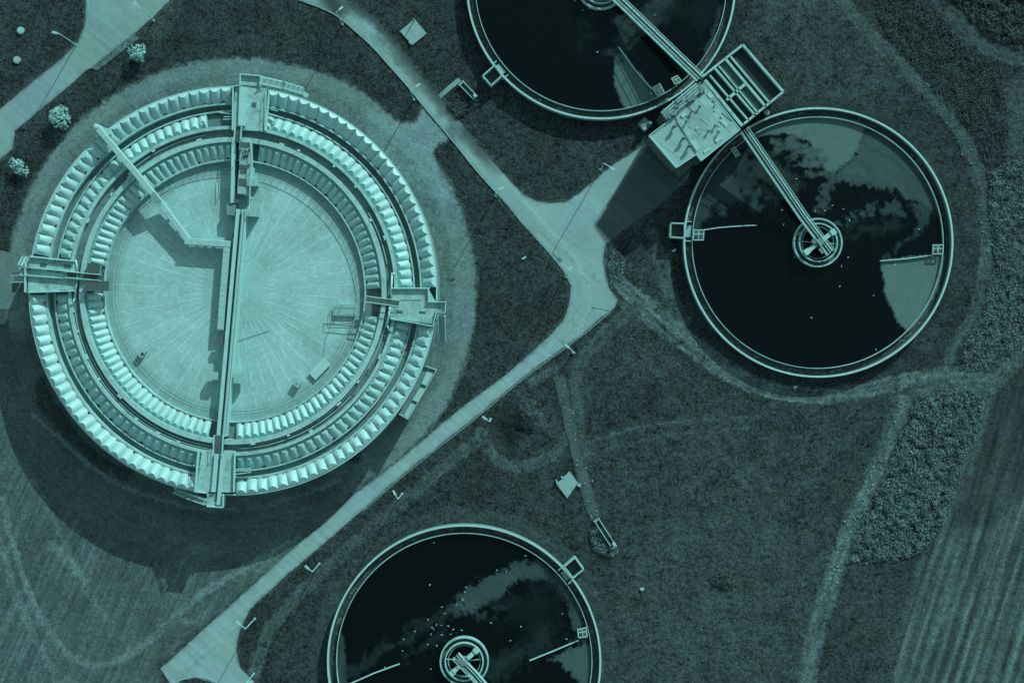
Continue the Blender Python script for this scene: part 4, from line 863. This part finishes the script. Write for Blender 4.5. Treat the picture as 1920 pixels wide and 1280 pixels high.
X, Y = W(1436, 212, 0); v = thing('bollard_tank', (X, Y, 0), 'small pale round tank cover at the lower right corner of the open basin', 'tank cover'); MB().tube((X, Y, 0), (X, Y, .5), .42, n=20).build('drum', M['slab'], v); MB().tube((X, Y, .5), (X, Y, .58), .45, .3, 20).build('lid', M['panel'], v)

# ---------------------------------------------------------------- street lamps
LAMPS = [((143, 85), (112, 66), (108, 63), 'slim lamp post on the left verge of the upper left road'), ((288, 39), (262, 14), (257, 9), 'slim lamp post leaning over the right side of the upper left road'),
         ((642, 46), (634, 31), (637, 18), 'slim lamp post at the start of the mossy north road'), ((776, 187), (771, 171), (781, 162), 'slim lamp post at the rounded lawn tip by the north road'),
         ((1126, 318), (1132, 306), (1145, 314), 'slim lamp post on the lawn edge of the pump station spur'), ((1074, 661), (1076, 660), (1066, 651), 'slim lamp post just below the road bend'),
         ((920, 785), (917, 793), (911, 785), 'slim lamp post above the grassy pit beside the lower road'), ((754, 925), (747.5, 936), (741, 926), 'slim lamp post on the road verge right of the round tank'),
         ((599, 1056), (587.5, 1073), (578, 1065), 'slim lamp post on the road verge left of the lowest clarifier'), ((478, 1159), (461, 1181), (449, 1169), 'slim lamp post at the splay of the lower road'),
         ((476, 1262), (471, 1274), (466, 1280), 'slim lamp post at the bottom edge of the photo'), ((929, 367), (928, 363), (937, 354), 'slim lamp post on the straight lawn edge of the north road'), ((1061, 519), (1061, 516), (1068, 507), 'slim lamp post on the lawn edge at the road junction')]
for base, top, tip, lb in LAMPS:
    hz = 7.5; b = W(*base); t = thing('street_lamp', (*b, 0), lb, 'street lamp', 'street lamps along the site roads'); e = W(*tip, hz); tp = (b[0], b[1], hz-.1)
    d = Vector((e[0]-b[0], e[1]-b[1], 0)); L = min(max(d.length, .5), 1.6); d.normalize(); e3 = Vector(tp)+d*L+Vector((0, 0, .15))
    MB().tube((*b, 0), tp, .085, .06, 10).build('post', M['white'], t); MB().tube(tp, e3, .06, n=8).build('arm', M['white'], t)
    MB().box(e3+d*.25, (.75, .3, .14), math.atan2(d.y, d.x)).build('lamp_head', M['cover'], t); MB().box((*b, .05), (.35, .35, .1)).build('base_plate', M['slab'], t)

# slabs, pits, manholes
for q, z, lb, nm in (([(777, 36), (800, 63), (773, 85), (750, 59)], .2, 'pale square concrete slab in the lawn right of the north road', 'concrete_slab'), ([(1068, 883), (1083.5, 905), (1063.6, 933.6), (1043, 907)], .22, 'pale square concrete slab beside the straight gravel path', 'concrete_slab')):
    s = thing(nm, (*W(sum(p[0] for p in q)/4, sum(p[1] for p in q)/4), 0), lb, 'slab'); MB().pp(q, z, -.1).build('slab', M['slab'], s)
    if 'north' in lb: X, Y = W(776.5, 40); MB().tube((X, Y, 0), (X, Y, 1.5), .10, n=8).build('post', M['mech'], s); MB().pp([(770, 74), (776, 78), (772, 84), (766, 80)], .32, .1).build('manhole_lid', M['panel'], s)
    else:
        MB().pp([(1085, 905), (1090, 908), (1087, 913), (1082, 910)], .3, 0).build('manhole_lid', M['panel'], s)
        mb = MB(); mb.bar((1043, 899), (1045, 906), 2, .5, 0); mb.bar((1052, 893), (1055, 896), 2, .4, 0); mb.build('marker', M['white'], s)
for (x, y), lb in (((39.5, 58), 'upper of two round pale manhole covers in the top left lawn'), ((32.5, 113), 'lower of two round pale manhole covers in the top left lawn')):
    X, Y = W(x, y); s = thing('manhole', (X, Y, 0), lb, 'manhole'); MB().tube((X, Y, 0), (X, Y, .22), .56, n=28).build('ring', M['slab'], s); MB().tube((X, Y, .22), (X, Y, .26), .42, n=28).build('cover', M['lip'], s)
def outfall(a, b, w, lb, box):
    t = thing('outfall_stair', (*W((a[0]+b[0])/2, (a[1]+b[1])/2), 0), lb, 'outfall'); dx, dy = b[0]-a[0], b[1]-a[1]; L = math.hypot(dx, dy); nx, ny = -dy/L*w/2, dx/L*w/2
    for s in (1, -1): MB().bar((a[0]+s*nx, a[1]+s*ny), (b[0]+s*nx, b[1]+s*ny), 1.5, .75, 0).build('side_wall', M['lip'], t)
    mb = MB(); n = 12
    for i in range(n): p = (a[0]+dx*(i+.5)/n, a[1]+dy*(i+.5)/n); mb.bar((p[0]-nx, p[1]-ny), (p[0]+nx, p[1]+ny), 1.4, .12+.02*i, 0)
    mb.build('step', M['trough'], t); mb = MB(); mb.bar((a[0]-nx*1.4, a[1]-ny*1.4), (a[0]+nx*1.4, a[1]+ny*1.4), 4, .5, 0); mb.build('head_wall', M['slab'], t)
    mb = MB(); mb.bar((b[0]-nx*1.3, b[1]-ny*1.3), (b[0]+nx*1.3, b[1]+ny*1.3), 1.5, .8, 0); mb.build('end_wall', M['lip'], t)
    x, y = box; MB().pp([(x-3, y-1), (x+1, y-4), (x+4, y), (x, y+4)], 1.3, 0).build('cabinet', M['white'], t)
outfall((865, 156), (891, 183), 9, 'railed concrete stair with a white cabinet on the rough bank by the top clarifier', (890, 179)); outfall((1119, 975), (1152, 1026), 9, 'railed concrete stair with a white cabinet at the end of the straight path', (1151, 1020))
for i, (x, y, lb) in enumerate(((1263, 470, 'white scrap lying on the grass left of the right clarifier'), (1490, 726, 'white scrap lying on the grass below the right clarifier'), (1203, 1104, 'white scrap lying in the meadow right of the lowest clarifier'), (982, 484, 'small white marker in the lawn inside the road bend'), (781, 162, 'white scrap on the north road'))):
    if i == 4: continue
    X, Y = W(x, y); mb = MB(); mb.box((X, Y, .12), (.55, .28, .2), i*1.1+.3); mb.box((X+.2, Y+.12, .2), (.3, .25, .15), i+.9); tag(mb.build('marker_stone', M['white']), lb, 'marker')

# ---------------------------------------------------------------- bushes and scrub
def leaves(pts, nrm, size, mb, r):
    for p, n in zip(pts, nrm):
        n = (Vector(n)+Vector((r.uniform(-1, 1), r.uniform(-1, 1), r.uniform(-.6, 1)))*.7).normalized(); u = n.orthogonal().normalized(); u.rotate(Matrix.Rotation(r.uniform(0, 6.28), 3, n)); w = n.cross(u); s = size*r.uniform(.6, 1.3); b = len(mb.v); p = Vector(p)
        mb.v += [tuple(p+u*s), tuple(p+w*s*.55), tuple(p-u*s), tuple(p-w*s*.55)]; mb.f.append((b, b+1, b+2, b+3))
def bush(c, blobs, lb, seed):
    r = random.Random(seed); X, Y = W(*c); t = thing('flowering_bush', (X, Y, 0), lb, 'bush', 'pale bushes by the upper left road'); mb = MB(); P, Nn = [], []
    clumps = []
    for (ox, oy, rad, hz) in blobs:
        for i in range(int(rad*rad*42)):
            th = r.uniform(0, 6.283); ph = math.acos(r.uniform(-.15, 1)); q = rad*r.uniform(.78, 1.08); clumps.append((Vector((X+ox+q*math.sin(ph)*math.cos(th), Y+oy+q*math.sin(ph)*math.sin(th), hz+q*math.cos(ph)*.85)), Vector((math.sin(ph)*math.cos(th), math.sin(ph)*math.sin(th), math.cos(ph)))))
    for cp, nn in clumps:
        for i in range(16):
            d = Vector((r.gauss(0, 1), r.gauss(0, 1), r.gauss(0, 1))).normalized(); P.append(cp+d*.17*r.uniform(.5, 1.1)); Nn.append(d+nn*.6)
    leaves(P, Nn, .085, mb, r); mb.build('crown', M['leaf'], t)
    mb = MB()
    for (ox, oy, rad, hz) in blobs: mb.tube((X, Y, 0), (X+ox*.6, Y+oy*.6, hz*.7), .11, .05, 7)
    for i in range(9): a = i*.7; ox, oy, rad, hz = blobs[i % len(blobs)]; mb.tube((X+ox*.6, Y+oy*.6, hz*.6), (X+ox+rad*.7*math.cos(a), Y+oy+rad*.7*math.sin(a), hz+rad*.3), .05, .02, 5)
    mb.build('trunk', M['bark'], t)
bush((117, 223), [(0, 0, 1.45, 1.25), (.5, -.6, 1.1, .9), (-.7, .3, 1.0, 1.0), (.2, .8, 1.0, 1.0)], 'round pale bush between the road and the gravel ring, largest of three', 3)
bush((260, 101), [(0, 0, 1.25, 1.1), (.6, .4, .8, .9), (-.6, -.3, .8, .8), (.3, -.7, .8, .8)], 'round pale bush on the dark lawn, uppermost of three', 4)
bush((39, 315), [(-.4, .5, 1.0, .9), (.6, .1, .8, .8), (.9, -.9, .7, .6), (0, -.3, .8, .7)], 'ragged pale bush at the left edge, smallest of three', 5)
def scrub(name, poly, dens, hgt, m, size, seed, edge=12):
    r = random.Random(seed); xs = [p[0] for p in poly]; ys = [p[1] for p in poly]; n = int((max(xs)-min(xs))*(max(ys)-min(ys))*dens)
    q = np.random.default_rng(seed); x = q.uniform(min(xs), max(xs), n); y = q.uniform(min(ys), max(ys), n); nz = FBM(11, seed+70, 4); nb = FBM(40, seed+90, 3)
    d = sdf(x+nb(x, y)*14, y+nb(y, x)*14, poly); ok = d < 0; x, y, d = x[ok], y[ok], d[ok]
    h = np.clip(.12+hgt*(.5+2.6*nz(x, y)+.9*nb(x, y))*np.clip(-d/edge, .1, 1), .05, None); keep = q.random(len(x)) < np.clip(.45+3.5*nz(x, y)+.7*np.clip(-d/edge, 0, 1), .06, 1); x, y, h = x[keep], y[keep], h[keep]
    z = h*q.uniform(.45, 1.0, len(h)); k0 = PX*(1-z/H); V0 = np.stack([(x-960)*k0, (640-y)*k0, z], -1); N = len(z)
    nn = q.normal(0, .75, (N, 3)); nn[:, 2] = np.abs(nn[:, 2])+.55; nn /= np.linalg.norm(nn, axis=1, keepdims=True); u = np.cross(nn, q.normal(size=(N, 3))); u /= np.linalg.norm(u, axis=1, keepdims=True); w = np.cross(nn, u); s = (size*q.uniform(.6, 1.4, N))[:, None]
    V = np.stack([V0+u*s, V0+w*s*.6, V0-u*s, V0-w*s*.6], 1).reshape(-1, 3); F = np.arange(4*N).reshape(-1, 4)
    me = bpy.data.meshes.new(name); me.vertices.add(4*N); me.vertices.foreach_set('co', V.ravel().astype(np.float32)); me.loops.add(4*N); me.loops.foreach_set('vertex_index', F.ravel().astype(np.int32)); me.polygons.add(N); me.polygons.foreach_set('loop_start', np.arange(0, 4*N, 4, dtype=np.int32)); me.update(calc_edges=True); me.materials.append(M[m])
    o = bpy.data.objects.new(name, me); COL.objects.link(o); o['kind'] = 'stuff'; return o
tag(scrub('scrub', [(1722, 738), (1800, 724), (1850, 734), (1838, 800), (1805, 880), (1775, 975), (1730, 1030), (1690, 1050), (1586, 1062), (1600, 1010), (1640, 930), (1678, 840)], .6, .55, 'scrub', .13, 21), 'dense waist high scrub between the dirt track and the ploughed field', 'scrub')
tag(scrub('scrub', [(1800, 690), (1812, 640), (1845, 580), (1862, 500), (1858, 400), (1850, 320), (1890, 300), (1960, 280), (1960, 620), (1900, 670), (1860, 695)], .55, .40, 'scrub', .12, 22), 'dense scrub right of the dirt track at the right edge', 'scrub')
tag(scrub('scrub', [(1620, -20), (1740, -20), (1800, 65), (1880, 125), (1895, 200), (1890, 290), (1850, 310), (1815, 240), (1750, 165), (1680, 90)], .30, .3, 'darkscrub', .11, 23), 'dark scrub between the two tracks in the upper right corner', 'scrub')
tag(scrub('scrub', [(1760, -30), (1960, -30), (1960, 95), (1890, 88), (1820, 45)], .5, .8, 'darkscrub', .14, 24), 'dark bushes in the top right corner beyond the track', 'scrub')
tag(scrub('scrub', [(1105, 985), (1130, 985), (1160, 1030), (1150, 1045), (1110, 1030)], .8, .4, 'scrub', .12, 25, 5), 'weedy bank round the concrete stair by the straight path', 'scrub')
tag(scrub('scrub', [(835, 195), (858, 165), (905, 175), (900, 200), (860, 225)], .8, .35, 'darkscrub', .12, 26, 5), 'weedy bank round the concrete stair by the top clarifier', 'scrub')
tag(scrub('scrub', [(1325, 1075), (1345, 1068), (1375, 1080), (1382, 1095), (1365, 1108), (1342, 1100)], .8, .38, 'darkscrub', .12, 27, 10), 'lone low thicket in the middle of the meadow', 'scrub')
tag(scrub('scrub', [(1137, 500), (1150, 470), (1175, 480), (1172, 520), (1150, 545)], .6, .3, 'scrub', .12, 28, 6), 'weeds along the right side of the road junction', 'scrub')
tag(scrub('scrub', [(60, 745), (72, 700), (110, 760), (160, 830), (215, 875), (250, 880), (230, 905), (160, 860), (100, 800)], .5, .5, 'darkscrub', .12, 29, 6), 'weeds at the foot of the round tank wall, lower left', 'scrub')

def stones(path, n, spread, seed, lb):
    r = random.Random(seed); pts = smooth(path, k=2); mb = MB()
    for i in range(n):
        j = r.randrange(len(pts)-1); t = r.random(); x = pts[j][0]+(pts[j+1][0]-pts[j][0])*t+r.gauss(0, spread); y = pts[j][1]+(pts[j+1][1]-pts[j][1])*t+r.gauss(0, spread); X, Y = W(x, y); q = r.uniform(.05, .17)
        mb.tube((X, Y, -.08), (X+.02, Y, q*.9), q, q*.45, 6)
    tag(mb.build('pale_stones', M['slab']), lb, 'stones', kind='stuff')
stones([(1690, 770), (1645, 880), (1600, 970), (1580, 1020), (1560, 1090)], 75, 8, 1, 'pale stones scattered on the dirt track beside the scrub')
stones([(1730, 160), (1800, 245), (1840, 330), (1850, 480)], 45, 6, 2, 'pale stones scattered on the curved track right of the right clarifier')
stones([(1050, 720), (1066, 790), (1090, 880), (1112, 965)], 50, 7, 3, 'pale stones scattered on the straight gravel path')

# ---------------------------------------------------------------- gulls on the water
def gull_mesh():
    mb = MB(); prof = [(-.30, .02, .10), (-.20, .07, .11), (-.05, .11, .13), (.10, .10, .14), (.18, .06, .18), (.22, .05, .25), (.26, .05, .27), (.30, .035, .26), (.36, .01, .245)]; n = 10
    for x, r, z in prof:
        for i in range(n): a = 2*math.pi*i/n; mb.v.append((x, r*math.cos(a), z+r*.85*math.sin(a)))
    for j in range(len(prof)-1): mb.f += [(j*n+i, j*n+(i+1) % n, (j+1)*n+(i+1) % n, (j+1)*n+i) for i in range(n)]
    mb.f += [tuple(range(n))[::-1], tuple(range((len(prof)-1)*n, len(prof)*n))]
    o = mb.build('gull', M['gull'], None, True); me = o.data; bpy.data.objects.remove(o); return me
GM = gull_mesh()
def gulls(pts, ox, oy, s, lb, grp, sizes=1.0):
    for i, (x, y) in enumerate(pts):
        o = bpy.data.objects.new('gull', GM); COL.objects.link(o); z = WZ-.03; o.location = (*W(ox+x/s, oy+y/s, z), z); o.rotation_euler = (0, 0, (i*2.399+.7) % 6.283); q = .52*(1.0+.25*((i*37 % 10)/10-.5)); o.scale = (q, q, q); tag(o, lb, 'gull', grp)
gulls([(390, 487), (810, 498), (723, 685), (923, 690), (980, 688), (1025, 658), (1092, 678), (1128, 746), (733, 772), (1120, 968), (800, 968), (1080, 1022), (1070, 1142), (1273, 1197), (900, 1330), (1287, 1520), (1333, 1517), (1400, 1012), (1545, 800)], 1240, 180, 3.2, 'small white gull floating on the dark water of the right clarifier', 'gulls on the right clarifier')
gulls([(812, 245), (1362, 323), (1189, 411), (1245, 422), (788, 498), (1004, 513), (997, 541), (984, 588), (946, 616), (860, 630), (877, 670), (776, 707), (827, 737), (857, 740), (898, 745), (801, 755), (812, 765), (927, 765), (978, 770), (697, 777), (794, 794), (912, 794), (859, 798), (629, 825), (775, 855), (829, 862), (624, 893), (1154, 726), (1333, 748), (1581, 672), (1270, 832), (1607, 823), (793, 1003), (518, 993)], 560, 940, 3.2, 'small white gull floating on the dark water of the lowest clarifier', 'gulls on the lowest clarifier')
gulls([(70, 8), (130, 80), (178, 65), (670, 115), (240, 392)], 1060, 0, 4, 'small white gull floating on the dark water of the top clarifier', 'gulls on the top clarifier')
